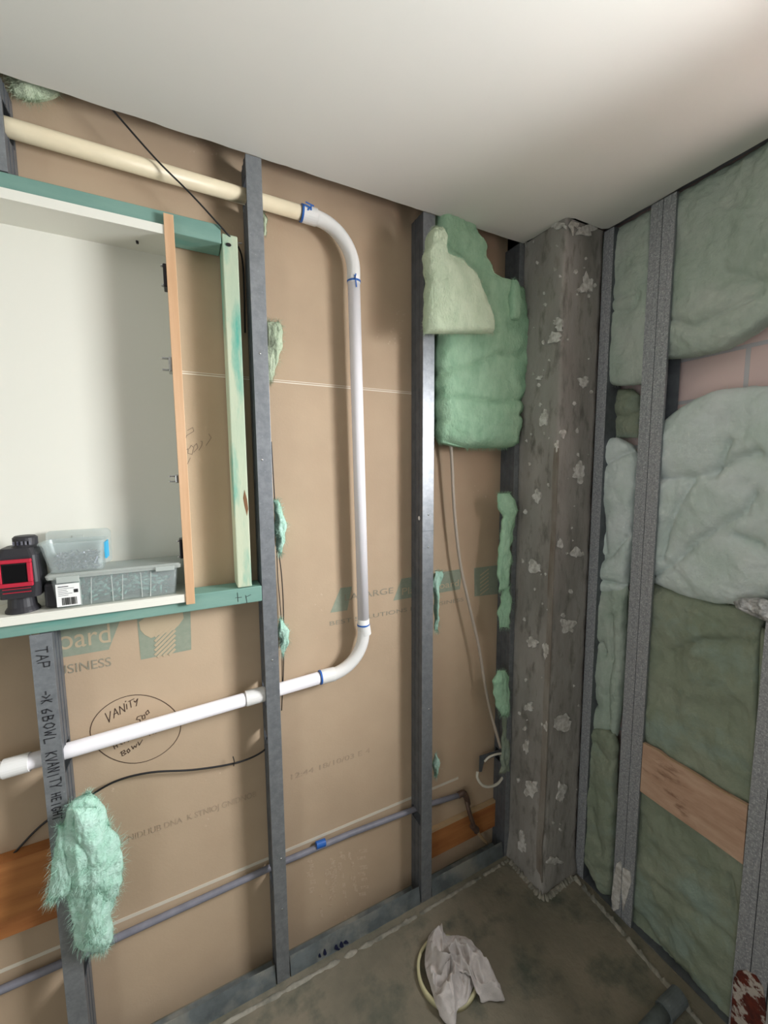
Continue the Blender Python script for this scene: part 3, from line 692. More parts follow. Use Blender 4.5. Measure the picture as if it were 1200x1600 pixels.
for k, xx in enumerate((-.222, -.203, -.160, -.141, -.100, -.082)):
    s = .004 if k % 2 else 0
    mesh_obj('rib', T([(xx+s, y0-.0005, z1_-.006), (xx-s*.2, y0+.0035, ZS+.003)], .0012, 6), 'clear_lid', bt_)
lb = mesh_obj('barcode_label', B((xa+.006, xa+.050, y0-.0035, y0-.0025, ZS+.006, ZS+.058)), 'label', bt_, label='white barcode label')
bm = bmesh.new(); x = xa+.016; rnd = random.Random(5)
while x < xa+.044:
    w_ = rnd.choice((.0006, .0011, .0016)); box(bm, x, x+w_, y0-.0040, y0-.0036, ZS+.009, ZS+.026); x += w_+rnd.choice((.0007, .0011))
mesh_obj('barcode', bm, 'label_ink', lb)
bm = bmesh.new()
for k in range(6):
    box(bm, xa+.010, xa+.010+rnd.uniform(.016, .032), y0-.0040, y0-.0036, ZS+.031+k*.004, ZS+.0318+k*.004+(.001 if k == 5 else 0))
box(bm, xa+.039, xa+.047, y0-.0040, y0-.0036, ZS+.036, ZS+.044)
mesh_obj('label_text', bm, 'label_ink', lb)
bm = bmesh.new(); rnd = random.Random(2)      # heap of wall plugs inside
for k in range(260):
    c = Vector((rnd.uniform(xa+.02, xb-.02), rnd.uniform(y0+.014, y1-.018), ZS+rnd.uniform(.008, .052))); d = Vector((rnd.gauss(0, 1), rnd.gauss(0, 1), rnd.gauss(0, .5))).normalized()*.009
    tube(bm, [c-d, c+d], .0028, 6)
mesh_obj('wall_plugs', bm, 'anchors', bt_, smooth=True)['kind'] = 'stuff'

st = thing('plastic_tub', 'small open clear plastic tub of fixings standing on the large tub', 'storage tub', (-.24, 1.175, z1_+.010))
zs0 = z1_+.0105; xa2, xb2 = -.288, -.173; ya2, yb2 = 1.133, 1.200
bm = bmesh.new(); ring_loft(bm, [(xa2+.012, xb2-.004, ya2+.006, yb2-.006, zs0, .008), (xa2-.002, xb2+.003, ya2-.002, yb2+.002, zs0+.066, .01), (xa2-.005, xb2+.006, ya2-.005, yb2+.005, zs0+.066, .01), (xa2-.005, xb2+.006, ya2-.005, yb2+.005, zs0+.070, .01), (xa2+.001, xb2, ya2+.001, yb2-.001, zs0+.070, .01), (xa2+.014, xb2-.006, ya2+.008, yb2-.008, zs0+.003, .008)])
mesh_obj('tub_body', bm, 'clear', st, smooth=False)
mesh_obj('sticker', B((xb2+.0005, xb2+.0042, ya2+.022, yb2-.006, zs0+.022, zs0+.062)), 'label_blue', st, label='bright blue side sticker')
bm = bmesh.new(); rnd = random.Random(4)
for k in range(230):
    c = Vector((rnd.uniform(xa2+.02, xb2-.014), rnd.uniform(ya2+.014, yb2-.014), zs0+rnd.uniform(.006, .038))); d = Vector((rnd.gauss(0, 1), rnd.gauss(0, 1), rnd.gauss(0, .7))).normalized()*rnd.uniform(.005, .011)
    tube(bm, [c-d, c+d], .0018, 5)
mesh_obj('loose_screws', bm, 'screws', st)['kind'] = 'stuff'
# its lid leans behind it
li = thing('tub_lid', 'frosted clear lid standing upright behind the small open tub', 'lid', (-.235, 1.222, z1_+.012))
bm = bmesh.new(); ring_loft(bm, [(-.296, -.166, 0, .086, 0, .010), (-.294, -.168, .002, .084, .006, .010), (-.290, -.172, .006, .080, .006, .009), (-.289, -.173, .007, .079, .004, .009)], 'both')
for v_ in bm.verts: x, y, z_ = v_.co; v_.co = Vector((x, 1.2205+z_-.010+y*.10, z1_+.0125+y))
mesh_obj('lid_sheet', bm, 'clear_lid', li)
mesh_obj('lid_handle', B((-.245, -.222, 1.2155, 1.2175, z1_+.076, z1_+.085), bev=.0008), 'clear_lid', li)

# laser level
la = thing('laser_level', 'black laser level with red framed window on the cabinet shelf', 'laser level', (-.325, 1.165, ZS))
lx0, lx1 = -.366, -.296
bm = bmesh.new(); ring_loft(bm, [(lx0, lx1, 1.132, 1.20, ZS+.036, .012), (lx0-.002, lx1+.004, 1.128, 1.204, ZS+.07, .012), (lx0, lx1+.002, 1.130, 1.202, ZS+.13, .012), (lx0+.008, lx1-.006, 1.138, 1.196, ZS+.146, .01)], 'both')
mesh_obj('housing', bm, 'laser', la)
fr = mesh_obj('window_frame', B((lx0+.006, lx1-.006, 1.120, 1.129, ZS+.116, ZS+.124), (lx0+.006, lx1-.006, 1.120, 1.129, ZS+.064, ZS+.073), (lx1-.014, lx1-.006, 1.120, 1.129, ZS+.073, ZS+.116), (lx0+.006, lx0+.013, 1.120, 1.129, ZS+.073, ZS+.116), bev=.0015), 'red', la, label='red rubber window frame')
mesh_obj('window', B((lx0+.013, lx1-.014, 1.121, 1.128, ZS+.073, ZS+.116), bev=.002), 'lens', fr)
for k in (0, 1): mesh_obj('grip_line', B((lx0+.010, lx1-.012, 1.127, 1.131, ZS+.050+k*.008, ZS+.0515+k*.008)), 'red', la)
bm = bmesh.new(); tube(bm, [(-.335, 1.165, ZS), (-.335, 1.165, ZS+.004), (-.335, 1.165, ZS+.012), (-.335, 1.165, ZS+.037)], .03, 28, radii=[.031, .031, .026, .024]); mesh_obj('foot', bm, 'laser', la, smooth=False)
tp = mesh_obj('top_turret', T([(-.320, 1.166, ZS+.145), (-.320, 1.166, ZS+.150), (-.320, 1.166, ZS+.166), (-.320, 1.166, ZS+.170)], .02, 24, radii=[.026, .022, .022, .018]), 'laser', la)
bm = bmesh.new()
for k in range(5): box(bm, -.336+k*.007, -.333+k*.007, 1.1425, 1.1445, ZS+.152, ZS+.160)
mesh_obj('button', bm, 'screws', tp)
bat = mesh_obj('battery', B((lx1+.0045, lx1+.032, 1.145, 1.195, ZS+.002, ZS+.060), bev=.006), 'laser', la)
# ================================================================== WATER PIPES
YP = 1.170; RP = .0185
pp = thing('plastic_water_pipe', 'white and cream plastic pipe bent in a large C across the brown board', 'pipe', (.3, YP, .93))
zu, zl, xv = 2.309, .932, .502
def arc(cx, cz, r, a0, a1, n=14): return [Vector((cx+r*math.cos(math.radians(a0+(a1-a0)*k/n)), YP, cz+r*math.sin(math.radians(a0+(a1-a0)*k/n)))) for k in range(n+1)]
mesh_obj('pipe_run', T([(-.95, YP, 2.311), (.345, YP, 2.297)], RP, 24), 'pvc_cream', pp, smooth=True, label='cream upper run')
bend = [Vector((.345, YP, 2.297)), Vector((.37, YP, 2.296))]+arc(.3695, 2.176, .1195, 90, -3)+[Vector((.489, YP, 2.14))]
mesh_obj('bend', T(bend, RP+.0012, 24), 'pvc_fit', pp, smooth=True)
mesh_obj('collar', T([(.338, YP, 2.297), (.378, YP, 2.2955)], RP+.0035, 24), 'pvc_fit', pp, smooth=False)
mesh_obj('primer_mark', T([(.334, YP, 2.2972), (.339, YP, 2.297)], RP+.0038, 24), 'blue', pp, label='blue primer ring')
mesh_obj('pipe_run', T([(.489, YP, 2.16), (.5065, YP, 1.10)], RP, 24), 'pvc', pp, smooth=True)
mesh_obj('primer_mark', T([(.4893, YP, 2.148), (.4894, YP, 2.143)], RP+.0022, 24), 'blue', pp, label='blue primer ring')
bend = [Vector((.5065, YP, 1.11)), Vector((.5065, YP, 1.066))]+arc(.3865, 1.066, .120, -3, -87)+[Vector((.36, YP, .947))]
mesh_obj('bend', T(bend, RP+.001, 24), 'pvc_fit', pp, smooth=True)
mesh_obj('primer_mark', T([(.5065, YP, 1.094), (.5065, YP, 1.089)], RP+.0022, 24), 'blue', pp, label='blue primer ring')
mesh_obj('collar', T([(.5065, YP, 1.089), (.5108, YP, 1.058)], RP+.0028, 24), 'pvc_fit', pp)
mesh_obj('collar', T([(.404, YP, .9475), (.360, YP, .9475)], RP+.0030, 24), 'pvc_fit', pp)
mesh_obj('primer_mark', T([(.360, YP, .9475), (.3555, YP, .9475)], RP+.0034, 24), 'blue', pp, label='blue primer ring')
mesh_obj('pipe_run', T([(.372, YP, .9475), (-.40, YP, .911), (-1.0, YP, .887)], RP, 24), 'pvc', pp, smooth=True)
mesh_obj('collar', T([(.186, YP, .939), (.135, YP, .937)], RP+.003, 24), 'pvc_fit', pp, smooth=False)
mesh_obj('collar', T([(-.352, YP, .913), (-.40, YP, .911)], RP+.003, 24), 'pvc_fit', pp, smooth=False)
bm = strokes(bmesh.new(), [[(476, 320), (484, 324), (481, 328)], [(478, 316), (490, 322)], [(486, 322), (486, 328)]], .004, YP-RP-.004, (0, -1, 0))
mesh_obj('primer_smear', bm, 'blue', pp)
bm = strokes(bmesh.new(), [[(554, 430), (556, 440), (557, 448)], [(556, 428), (554, 436)]], .0035, YP-RP-.0012, (0, -1, 0))
mesh_obj('primer_smear', bm, 'blue', pp)

YG = 1.198
def g_(x, y): return PY(x, y, YG)
gp = thing('conduit_pipe', 'thin lilac-grey pipe low across the brown board with blue tape band', 'pipe', (.2, YG, .33))
mesh_obj('pipe_run', T([(-1.0, YG, .331), (-.35, YG, .331), (.2, YG, .346), (.45, YG, .343), (.74, YG, .328), (.945, YG, .302)], .0095, 16), 'grey_pipe', gp, smooth=True)
mesh_obj('tape_band', T([PY(494, 1321, YG), PY(508, 1316, YG)], .0115, 16), 'blue', gp, label='blue tape band')
cp = thing('copper_riser', 'dull copper pipe elbow dropping from the grey pipe past the orange timber', 'pipe', tuple(g_(745, 1300)))
mesh_obj('elbow', T(smooth_path([g_(716, 1243), g_(724, 1239), g_(729, 1247), g_(731, 1256)], 5), .0115, 14), 'copper', cp, smooth=True)
yq = 1.170
mesh_obj('riser', T(smooth_path([g_(729, 1250), PY(733, 1268, 1.18), PY(740, 1290, yq), PY(744, 1300, yq)], 5), .0085, 14), 'copper', cp, smooth=True)
mesh_obj('collar', T([PY(738, 1290, yq), PY(745, 1297, yq)], .0125, 14), 'copper', cp)
mesh_obj('tail', T(smooth_path([PY(743, 1295, yq), PY(750, 1305, 1.185), PY(761, 1318, 1.195)], 5), .006, 10), 'raw_top', cp, smooth=True)

# ---- timber offcuts behind the studs
tm = thing('timber_offcut', 'orange pine board offcut behind the copper pipe at the bottom right', 'timber', (.98, 1.2, .085))
mesh_obj('board', B((.765, 1.118, 1.1985, 1.2145, .088, .196)), 'raw', tm)
mesh_obj('top_edge', B((.765, 1.118, 1.1975, 1.2145, .1965, .206)), 'raw_top', tm, label='pale sawn top edge')
tm = thing('timber_offcut', 'brown timber board behind the handwritten stud at the lower left edge', 'timber', (-.6, 1.2, .48))
mesh_obj('board', B((-1.2, -.326, 1.180, 1.2145, .480, .672)), 'raw', tm)
pl = thing('plywood_offcut', 'pinkish plywood strip fixed between studs over green insulation', 'timber', (1.33, .6, .52))
bm = bmesh.new(); top = [PX(x, y, XR+.001) for x, y in ((1003, 1160), (1030, 1174), (1042, 1184), (1080, 1206), (1120, 1232), (1168, 1259))]
bot = [PX(x, y, XR+.001) for x, y in ((1162, 1352), (1120, 1321), (1080, 1293), (1040, 1265), (1000, 1236))]
for c in top+bot: c.y = min(max(c.y, .4615), .7395)
poly(bm, top+bot, (.012, 0, 0)); mesh_obj('board', bm, 'osb', pl)
bm = T([c+Vector((.0, 0, .0005)) for c in top], .0014, 6); mesh_obj('ragged_edge', bm, 'raw_top', pl)

# ================================================================== CABLES
def cable(name, label, pts, r, m, n=8):
    P_ = smooth_path(pts, 10); o = mesh_obj(name, T(P_, r, n), m, loc=P_[-1], smooth=True); return tag(o, label, 'cable')
cable('black_cable', 'thin black cable slanting from the ceiling edge to the green upright', [PY(158, 150, 1.150), PY(185, 182, 1.146), PY(245, 250, 1.140), PY(300, 305, 1.135), PY(352, 362, 1.135), PY(372, 385, 1.165), PY(380, 420, 1.20), PY(383, 520, 1.205)], .0022, 'black')
c1 = cable('black_cable', 'thin black cable running along the board from the fluffy clump to the stud', [PY(20, 1335, 1.205), PY(70, 1285, 1.205), PY(130, 1250, 1.20), PY(180, 1221, 1.197), PY(235, 1207, 1.195), PY(300, 1203, 1.195), PY(355, 1195, 1.195), PY(390, 1185, 1.195), PY(415, 1170, 1.195), PY(424, 1150, 1.2)], .0026, 'black')
c2 = cable('black_cable', 'thin black cable hanging down just right of the middle stud', [PY(424, 690, 1.20), PY(428, 760, 1.2), PY(433, 840, 1.2), PY(440, 900, 1.2), PY(443, 960, 1.2), PY(443, 1040, 1.2), PY(440, 1110, 1.2)], .0016, 'black')
cable('black_cable', 'second thin black cable beside the middle stud, behind the fluff tufts', [PY(432, 840, 1.205), PY(434, 900, 1.205), PY(440, 980, 1.205), PY(441, 1085, 1.205)], .0013, 'black')
cable('cable_tie', 'tiny black cable tie on the low black cable', [PY(364, 1182, 1.192), PY(366, 1190, 1.190), PY(365, 1197, 1.192)], .0013, 'black')
w1 = thing('white_cable', 'taupe sheathed cable hanging from the green batt to a loop at the stud', 'cable', tuple(PY(780, 1180, 1.18)))
mesh_obj('drop', T(smooth_path([PY(703, 680, 1.165), PY(706, 720, 1.17), PY(710, 800, 1.175), PY(719, 880, 1.175), PY(733, 945, 1.172), PY(748, 1010, 1.17), PY(756, 1060, 1.168), PY(766, 1110, 1.165), PY(782, 1168, 1.155)], 10), .0056, 10), 'cable', w1, smooth=True)
mesh_obj('loop', T(smooth_path([PY(746, 1206, 1.165), PY(746, 1216, 1.16), PY(754, 1227, 1.155), PY(766, 1229, 1.153), PY(778, 1224, 1.155), PY(788, 1211, 1.165)], 10), .0052, 10), 'cable_w', w1, smooth=True, label='white bare loop')
mesh_obj('loop', T(smooth_path([PY(757, 1190, 1.16), PY(764, 1183, 1.155), PY(774, 1179, 1.15), PY(784, 1177, 1.155)], 10), .0042, 10), 'cable_w', w1, smooth=True)
jb = thing('wall_bracket', 'small grey metal plaster bracket beside the white cable loop', 'bracket', tuple(PY(770, 1185, 1.19)))
mesh_obj('plate', poly(bmesh.new(), [PY(a, b, 1.192) for a, b in ((750, 1182), (786, 1170), (790, 1176), (757, 1188), (753, 1206), (749, 1206))], (0, .004, 0)), 'galv_web', jb)
bm = bmesh.new()
for k in range(7):
    c = PY(750.5, 1188+k*3, 1.1915); bmesh.ops.create_uvsphere(bm, u_segments=6, v_segments=4, radius=.0016, matrix=Matrix.Translation(c))
mesh_obj('rivet', bm, 'steel', jb)['kind'] = 'stuff'

# ================================================================== GREEN INSULATION
def batt(label, m, rows, fn, mid, th, name='insulation_batt', cat='insulation', **k):
    bm = pillow(rows, fn, mid, th, **k); c = fn(rows[-1][0], (rows[-1][1]+rows[-1][2])/2, mid) if k.get('across', True) is False else fn((rows[-1][1]+rows[-1][2])/2, rows[-1][0], mid)
    o = mesh_obj(name, bm, m, loc=c); return tag(o, label, cat)
hb = thing('insulation_batt', 'big mint green batt hanging folded between shiny stud and column', 'insulation', tuple(PY(745, 700, 1.16)))
mesh_obj('batt_body', pillow([(326, 690, 704), (338, 683, 722), (355, 682, 736), (385, 680, 750), (415, 680, 758), (436, 680, 766), (446, 680, 796), (452, 680, 812), (462, 680, 822), (485, 680, 832), (515, 680, 834), (535, 680, 832), (545, 680, 828), (575, 680, 822), (600, 680, 817), (615, 680, 815), (650, 680, 811), (680, 682, 808), (692, 690, 806), (698, 712, 800), (700, 730, 790)],
    PY, 1.160, .095, nr=150, nc=70, k=10, kv=14, amp=.007, fuzz=2600, flen=.011, seed=3, wob=5, cdepth=.016, csig=3.2,
    creases=[[(682, 585), (710, 578), (740, 568), (765, 557), (800, 559)], [(682, 620), (720, 624), (760, 630), (812, 626)], [(690, 390), (712, 410), (735, 425)], [(690, 690), (720, 698), (760, 700)], [(800, 440), (803, 470)], [(812, 445), (814, 500)], [(800, 650), (812, 648)]]), 'batt', hb)
mesh_obj('spike_of_wool', pillow([(437, 801, 806), (450, 797, 811), (475, 796, 812), (500, 798, 810)], PY, 1.11, .03, nr=24, nc=12, k=3, amp=.003, fuzz=150, seed=12), 'batt', hb)
mesh_obj('upper_flap', pillow([(357, 676, 685), (362, 671, 689), (380, 667, 692), (400, 665, 696), (410, 664, 720), (430, 664, 740), (455, 664, 754), (480, 663, 764), (505, 662, 770), (515, 661, 772), (521, 662, 770)],
    PY, 1.075, .055, nr=90, nc=50, k=8, kv=18, amp=.006, fuzz=1600, flen=.010, seed=5, wob=4, creases=[[(692, 400), (705, 412), (738, 424)]], cdepth=.01, csig=3), 'batt_pale', hb, label='paler folded upper flap')
mesh_obj('torn_wisp', T(smooth_path([PY(828, 530, 1.12), PY(836, 542, 1.10), PY(844, 538, 1.09)], 6), .007, 8), 'batt', hb, smooth=True)

def tuft(label, rows, mid, th, seed, m='fluff', fuzz=500, **k):
    a = dict(nr=44, nc=22, k=2.5, amp=.009, fuzz=fuzz, flen=.016, seed=seed, wob=5, zs=.4); a.update(k)
    return batt(label, m, rows, PY, mid, th, name='insulation_tuft', cat='insulation tuft', **a)
def lobes(label, specs, m='fluff'):
    big = bmesh.new()
    for (rows, mid, th, sd, fz, kw) in specs:
        a_ = dict(nr=70, nc=40, k=2.2, kv=2.2, amp=.008, fuzz=fz, flen=.018, seed=sd, wob=6, zs=.35); a_.update(kw)
        b_ = pillow(rows, PY, mid, th, **a_); me = bpy.data.meshes.new('t'); b_.to_mesh(me); b_.free(); big.from_mesh(me); bpy.data.meshes.remove(me)
    o = mesh_obj('insulation_tuft', big, m, loc=PY(130, 1480, 1.125)); return tag(o, label, 'insulation tuft')
lobes('large mint fluffy clump clinging to the handwritten stud', [
 ([(1241, 132, 142), (1250, 116, 154), (1264, 104, 164), (1300, 96, 172), (1350, 98, 176), (1400, 108, 170)], 1.125, .075, 21, 1700, {}),
 ([(1290, 120, 172), (1320, 118, 190), (1350, 126, 193), (1380, 130, 188), (1410, 136, 176)], 1.118, .06, 22, 1500, {'flen': .024}),
 ([(1262, 112, 150), (1290, 118, 160), (1340, 130, 166), (1390, 128, 158)], 1.095, .035, 37, 700, {}),
 ([(1290, 92, 130), (1330, 86, 132), (1370, 80, 128), (1392, 75, 112), (1404, 74, 92)], 1.112, .045, 23, 1300, {'flen': .020}),
 ([(1370, 110, 176), (1400, 104, 180), (1430, 112, 176), (1460, 116, 178), (1478, 122, 172), (1486, 134, 160)], 1.125, .055, 24, 1700, {}),
 ([(1350, 132, 150), (1400, 138, 160), (1440, 140, 160), (1475, 140, 156)], 1.10, .03, 25, 600, {})])
tuft('long pale tuft on brown board right of middle stud, beside upper seam', [(503, 418, 434), (520, 416, 442), (545, 416, 440), (570, 417, 434), (595, 418, 426)], 1.20, .022, 22, 'batt_pale', 500)
tuft('tiny pale tuft high up beside the middle stud', [(330, 409, 413), (350, 409, 417), (368, 410, 415)], 1.20, .014, 23, 'batt_pale', 90, flen=.008)
tuft('mint tuft right of the middle stud, level with the shelf tubs', [(782, 426, 434), (800, 427, 441), (825, 428, 445), (845, 431, 444), (865, 434, 438)], 1.19, .03, 24, fuzz=500)
tuft('mint tuft right of the middle stud just above the lower white pipe', [(968, 435, 441), (985, 437, 450), (1002, 438, 451), (1022, 439, 444)], 1.19, .026, 25, fuzz=350)
tuft('green wisp right of the shiny stud over the printed letters', [(893, 679, 689), (912, 678, 691), (940, 678, 684), (965, 678, 686), (985, 679, 684)], 1.19, .024, 26, fuzz=350)
tuft('small teal wisp low beside the shiny stud above the grey pipe', [(1178, 677, 681), (1195, 677, 685), (1214, 678, 682)], 1.19, .018, 27, fuzz=150)
tuft('long green tuft on stud left of column, below the hanging batt', [(771, 780, 798), (782, 776, 805), (796, 778, 808), (808, 786, 805), (850, 781, 800), (890, 777, 797), (922, 780, 794)], 1.125, .030, 28, 'batt', 700)
tuft('short green tuft on stud left of column, under the long tuft', [(917, 790, 797), (935, 783, 799), (960, 779, 797), (980, 781, 795)], 1.125, .026, 29, 'batt', 350)
tuft('rounded green tuft on stud left of column near the cable end', [(1048, 778, 790), (1065, 770, 794), (1085, 771, 796), (1105, 776, 795), (1118, 784, 794)], 1.125, .03, 30, 'batt', 450)
tuft('narrow grey-green tuft behind the white cable loop beside column', [(1118, 784, 795), (1150, 786, 796), (1185, 783, 796), (1208, 782, 794)], 1.15, .022, 32, 'batt_olive', 200)
tuft('dark green tuft tucked under the ceiling at top left corner', [(108, 6, 26), (120, 10, 68), (135, 16, 98), (148, 22, 92), (157, 42, 58)], 1.185, .04, 31, 'batt_pale', 800)

# ---- right wall, between the column stud and the double stud
XM = 1.352
batt('tall flat green batt at top between column and double stud', 'batt_grey', [(944, 367, 602), (960, 360, 603), (985, 346, 602), (1022, 326, 600)], PX, XM, .05, across=False, nr=40, nc=90, k=10, kv=30, seed=41, amp=.005, fuzz=200, cdepth=.012, csig=3, creases=[[(955, 487), (990, 488), (1002, 478), (1006, 462)], [(960, 470), (1000, 458)]])
batt('small dark green ball of insulation in the gap beside double stud', 'batt_olive', [(608, 966, 990), (618, 956, 1000), (635, 955, 1002), (652, 957, 1000), (668, 955, 999), (684, 960, 996)], PX, 1.385, .05, nr=40, nc=30, k=2.6, seed=42, amp=.008, fuzz=200, creases=[[(955, 648), (980, 652), (1000, 646)]])
batt('pale folded insulation between column and double stud at mid height', 'batt_white', [(684, 944, 968), (694, 940, 985), (715, 938, 1000), (760, 936, 998), (820, 934, 992), (880, 932, 986), (910, 930, 982), (926, 934, 978)], PX, 1.362, .06, nr=110, nc=40, k=6, kv=14, seed=43, amp=.005, fuzz=250, cdepth=.018, csig=3.5,
     creases=[[(945, 790), (950, 830), (952, 862), (938, 880)], [(935, 880), (962, 866), (985, 838)], [(940, 738), (965, 718), (1000, 700)], [(938, 905), (960, 908), (985, 915)]])
batt('green batt strip between column and double stud below the folds', 'batt_grey', [(916, 934, 982), (960, 928, 980), (1040, 922, 976), (1100, 918, 972), (1138, 916, 968), (1150, 918, 966)], PX, 1.360, .05, nr=90, nc=36, k=6, kv=14, seed=44, amp=.006, fuzz=120, cdepth=.02, csig=3, creases=[[(961, 960), (960, 1030), (954, 1090), (955, 1140)], [(925, 1000), (945, 1003), (950, 1020)], [(924, 1070), (935, 1100)]])
batt('olive batt sagging at the bottom between column and double stud', 'batt_olive', [(1136, 920, 940), (1146, 914, 962), (1170, 913, 966), (1230, 909, 964), (1300, 903, 962), (1322, 905, 960), (1350, 918, 958), (1375, 932, 957), (1398, 944, 956)], PX, 1.350, .05, nr=90, nc=36, k=6, kv=14, seed=45, amp=.007, fuzz=300, cdepth=.012, csig=4, creases=[[(935, 1160), (955, 1190)], [(930, 1260), (945, 1330)]])
# ---- right wall, between the double stud and the right edge
XN = 1.368
batt('large green batt under the ceiling at right above the brick gap', 'batt_grey', [(1036, 318, 562), (1060, 306, 561), (1100, 283, 556), (1140, 259, 545), (1180, 236, 522), (1220, 212, 495), (1262, 188, 466)], PX, XN, .07, across=False, nr=80, nc=80, k=14, kv=60, seed=46, amp=.008, fuzz=200, cdepth=.014, csig=5, creases=[[(1050, 500), (1095, 513), (1140, 492), (1200, 462)], [(1140, 425), (1200, 442)]])
batt('bulging pale blue-green insulation roll under the brick gap at right', 'batt_white', [(1018, 690, 908), (1035, 662, 915), (1060, 640, 926), (1090, 622, 936), (1120, 610, 942), (1160, 605, 946), (1200, 602, 944), (1240, 601, 946)], PX, 1.376, .090, across=False, nr=90, nc=90, k=10, kv=30, seed=47, amp=.006, fuzz=200, cdepth=.026, csig=5,
     creases=[[(1030, 748), (1090, 746), (1130, 735), (1160, 715), (1200, 708)], [(1044, 872), (1052, 830), (1070, 790), (1092, 752)], [(1025, 900), (1060, 880), (1090, 852), (1130, 825), (1174, 800), (1190, 770)], [(1160, 835), (1200, 849)], [(1125, 742), (1150, 690)]])
batt('tall olive batt filling the bay behind the plywood strip', 'batt_olive', [(988, 905, 1470), (1010, 906, 1490), (1040, 915, 1515), (1080, 928, 1570), (1120, 940, 1625), (1160, 948, 1680), (1195, 968, 1730)], PX, 1.380, .085, across=False, nr=80, nc=140, k=14, kv=40, seed=48, amp=.008, fuzz=250, cdepth=.02, csig=4,
     creases=[[(1060, 1016), (1085, 1004), (1110, 995), (1130, 998), (1160, 997), (1200, 1003)], [(1035, 1370), (1075, 1408), (1110, 1425), (1160, 1468)], [(995, 1405), (1040, 1470), (1080, 1510), (1120, 1560)], [(1152, 1360), (1158, 1420)]])
batt('olive insulation piece at the right frame edge beyond the last stud', 'batt_olive', [(1190, 980, 1700), (1215, 990, 1750), (1240, 1000, 1800)], PX, 1.36, .06, across=False, nr=20, nc=60, k=10, seed=49, fuzz=60)
# crumpled foil scrap
batt('crumpled silver foil scrap between insulation pieces at right edge', 'foil', [(934, 1158, 1190), (940, 1145, 1206), (950, 1150, 1214), (964, 1180, 1218), (972, 1200, 1218)], PX, 1.318, .024, name='foil_scrap', cat='foil', nr=30, nc=40, k=2, amp=.009, seed=50)

# ================================================================== FLOOR THINGS
cen = Vector((.675, .925, 0))
dc = thing('drain_collar', 'cream round plastic floor collar under the crumpled grey cloth', 'drain', (cen.x, cen.y, 0))
bm = bmesh.new(); R0 = .096; n = 60; rr = []
for (r, z_) in ((R0-.006, -.002), (R0, -.002), (R0+.001, .014), (R0-.002, .018), (R0-.007, .018), (R0-.009, .014)):
    rr.append([bm.verts.new((cen.x+r*math.cos(2*math.pi*k/n), cen.y+r*math.sin(2*math.pi*k/n), z_)) for k in range(n)])
for A, C in zip(rr, rr[1:]+rr[:1]):
    for i in range(n): bm.faces.new((A[i], A[(i+1) % n], C[(i+1) % n], C[i]))
bmesh.ops.recalc_face_normals(bm, faces=bm.faces)
mesh_obj('collar_ring', bm, 'collar', dc, smooth=True)

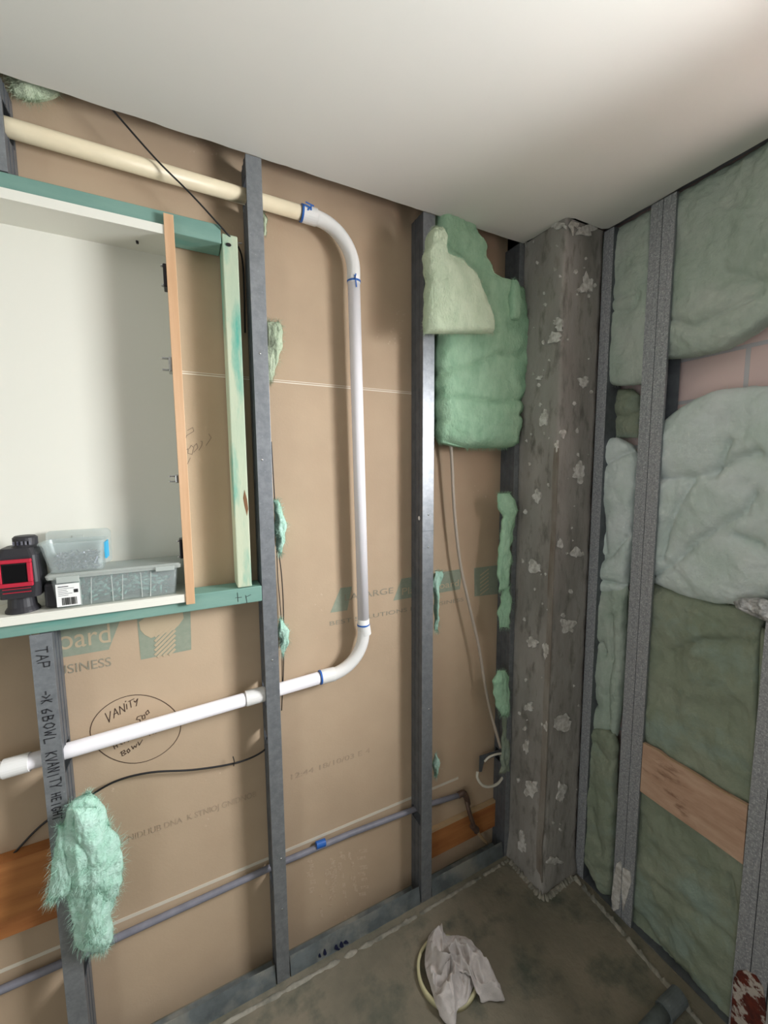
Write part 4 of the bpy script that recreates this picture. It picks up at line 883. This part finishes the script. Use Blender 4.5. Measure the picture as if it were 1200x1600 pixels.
# crumpled cloth: a heavily folded sheet, edges traced on the floor, folds rising up to 6 cm
out_px = [(664, 1498), (667, 1480), (672, 1466), (686, 1453), (694, 1468), (712, 1468), (730, 1472), (748, 1484), (760, 1504), (772, 1526), (787, 1558), (786, 1566), (766, 1564), (752, 1566), (744, 1552), (740, 1548), (730, 1572), (715, 1584), (711, 1604), (697, 1600), (682, 1580), (676, 1558), (668, 1534), (664, 1514)]
cc = PZ(704, 1522, .02); outl = [PZ(a, b, .006)-Vector((0, 0, .006)) for a, b in out_px]; outl = [Vector((o.x, o.y)) for o in smooth_path(outl+[outl[0]], 8)][:-1]
bm = bmesh.new(); NR = 70; N_ = len(outl)
cen2 = Vector((cc.x, cc.y)); prev = None; grid = []
def fold_h(x, y, r):
    p = Vector((x*16, y*16, 0)); wx = noise.noise(p*.8+Vector((3, 1, 0)))*1.1; wy = noise.noise(p*.8+Vector((9, 4, 0)))*1.1
    a = math.atan2(y-cen2.y, x-cen2.x); h = 0
    rd = math.sqrt((x-cen2.x)**2+(y-cen2.y)**2)
    sp = a*2.3+rd*34+wx*1.6
    ridge = 1-abs(math.sin(sp)); h += ridge**1.2*.034
    q = Vector((x*20+wx, y*20+wy, 2)); h += (1-min(1, abs(noise.noise(q))*3.2))*.018
    q = Vector((x*42+wx, y*30-wy, 6)); h += (1-min(1, abs(noise.noise(q))*3))*.009
    return h
for i in range(NR+1):
    r = i/NR; row = []
    for k in range(N_):
        p = cen2.lerp(outl[k], r); h = fold_h(p.x, p.y, r)
        base = .034*max(0, 1-r**2.2); edge = min(1, (1-r)*7+.18)
        zc = .008+base+h*edge
        rad = (Vector((p.x, p.y))-Vector((cen.x, cen.y))).length
        if rad < R0+.016: zc = max(zc, .0215+h*edge*.6)
        sh = noise.noise(Vector((p.x*24, p.y*24, 9)))*.007*edge*min(1, r*4)
        row.append((p.x+sh, p.y+sh*.7, zc))
    grid.append(row)
V = [[bm.verts.new(c) for c in row] for row in grid[1:]]; c0 = bm.verts.new(grid[0][0])
for k in range(N_): bm.faces.new((c0, V[0][k], V[0][(k+1) % N_]))
for A, C in zip(V, V[1:]):
    for k in range(N_): bm.faces.new((A[k], C[k], C[(k+1) % N_], A[(k+1) % N_]))
lowv = [bm.verts.new((v_.co.x, v_.co.y, max(v_.co.z-.004, .001))) for v_ in V[-1]]
for k in range(N_): bm.faces.new((V[-1][k], lowv[k], lowv[(k+1) % N_], V[-1][(k+1) % N_]))
bmesh.ops.recalc_face_normals(bm, faces=bm.faces)
ob = mesh_obj('crumpled_cloth', bm, 'cloth', loc=(cc.x, cc.y, 0), smooth=True); tag(ob, 'crumpled grey-white cotton rag heaped on the floor collar', 'cloth')

# grey pipe end at the bottom right of the floor
fp = thing('floor_waste_pipe', 'short grey plastic waste pipe lying on the floor at bottom right', 'pipe', tuple(PZ(1050, 1590, 0)))
a = PZ(1040, 1578, .02); b = PZ(985, 1640, .02)
mesh_obj('pipe_length', T([a, b], .020, 22), 'track', fp, smooth=True)
mesh_obj('socket', T([PZ(1062, 1556, .024), a.lerp(b, .06)], .0245, 22), 'track', fp)
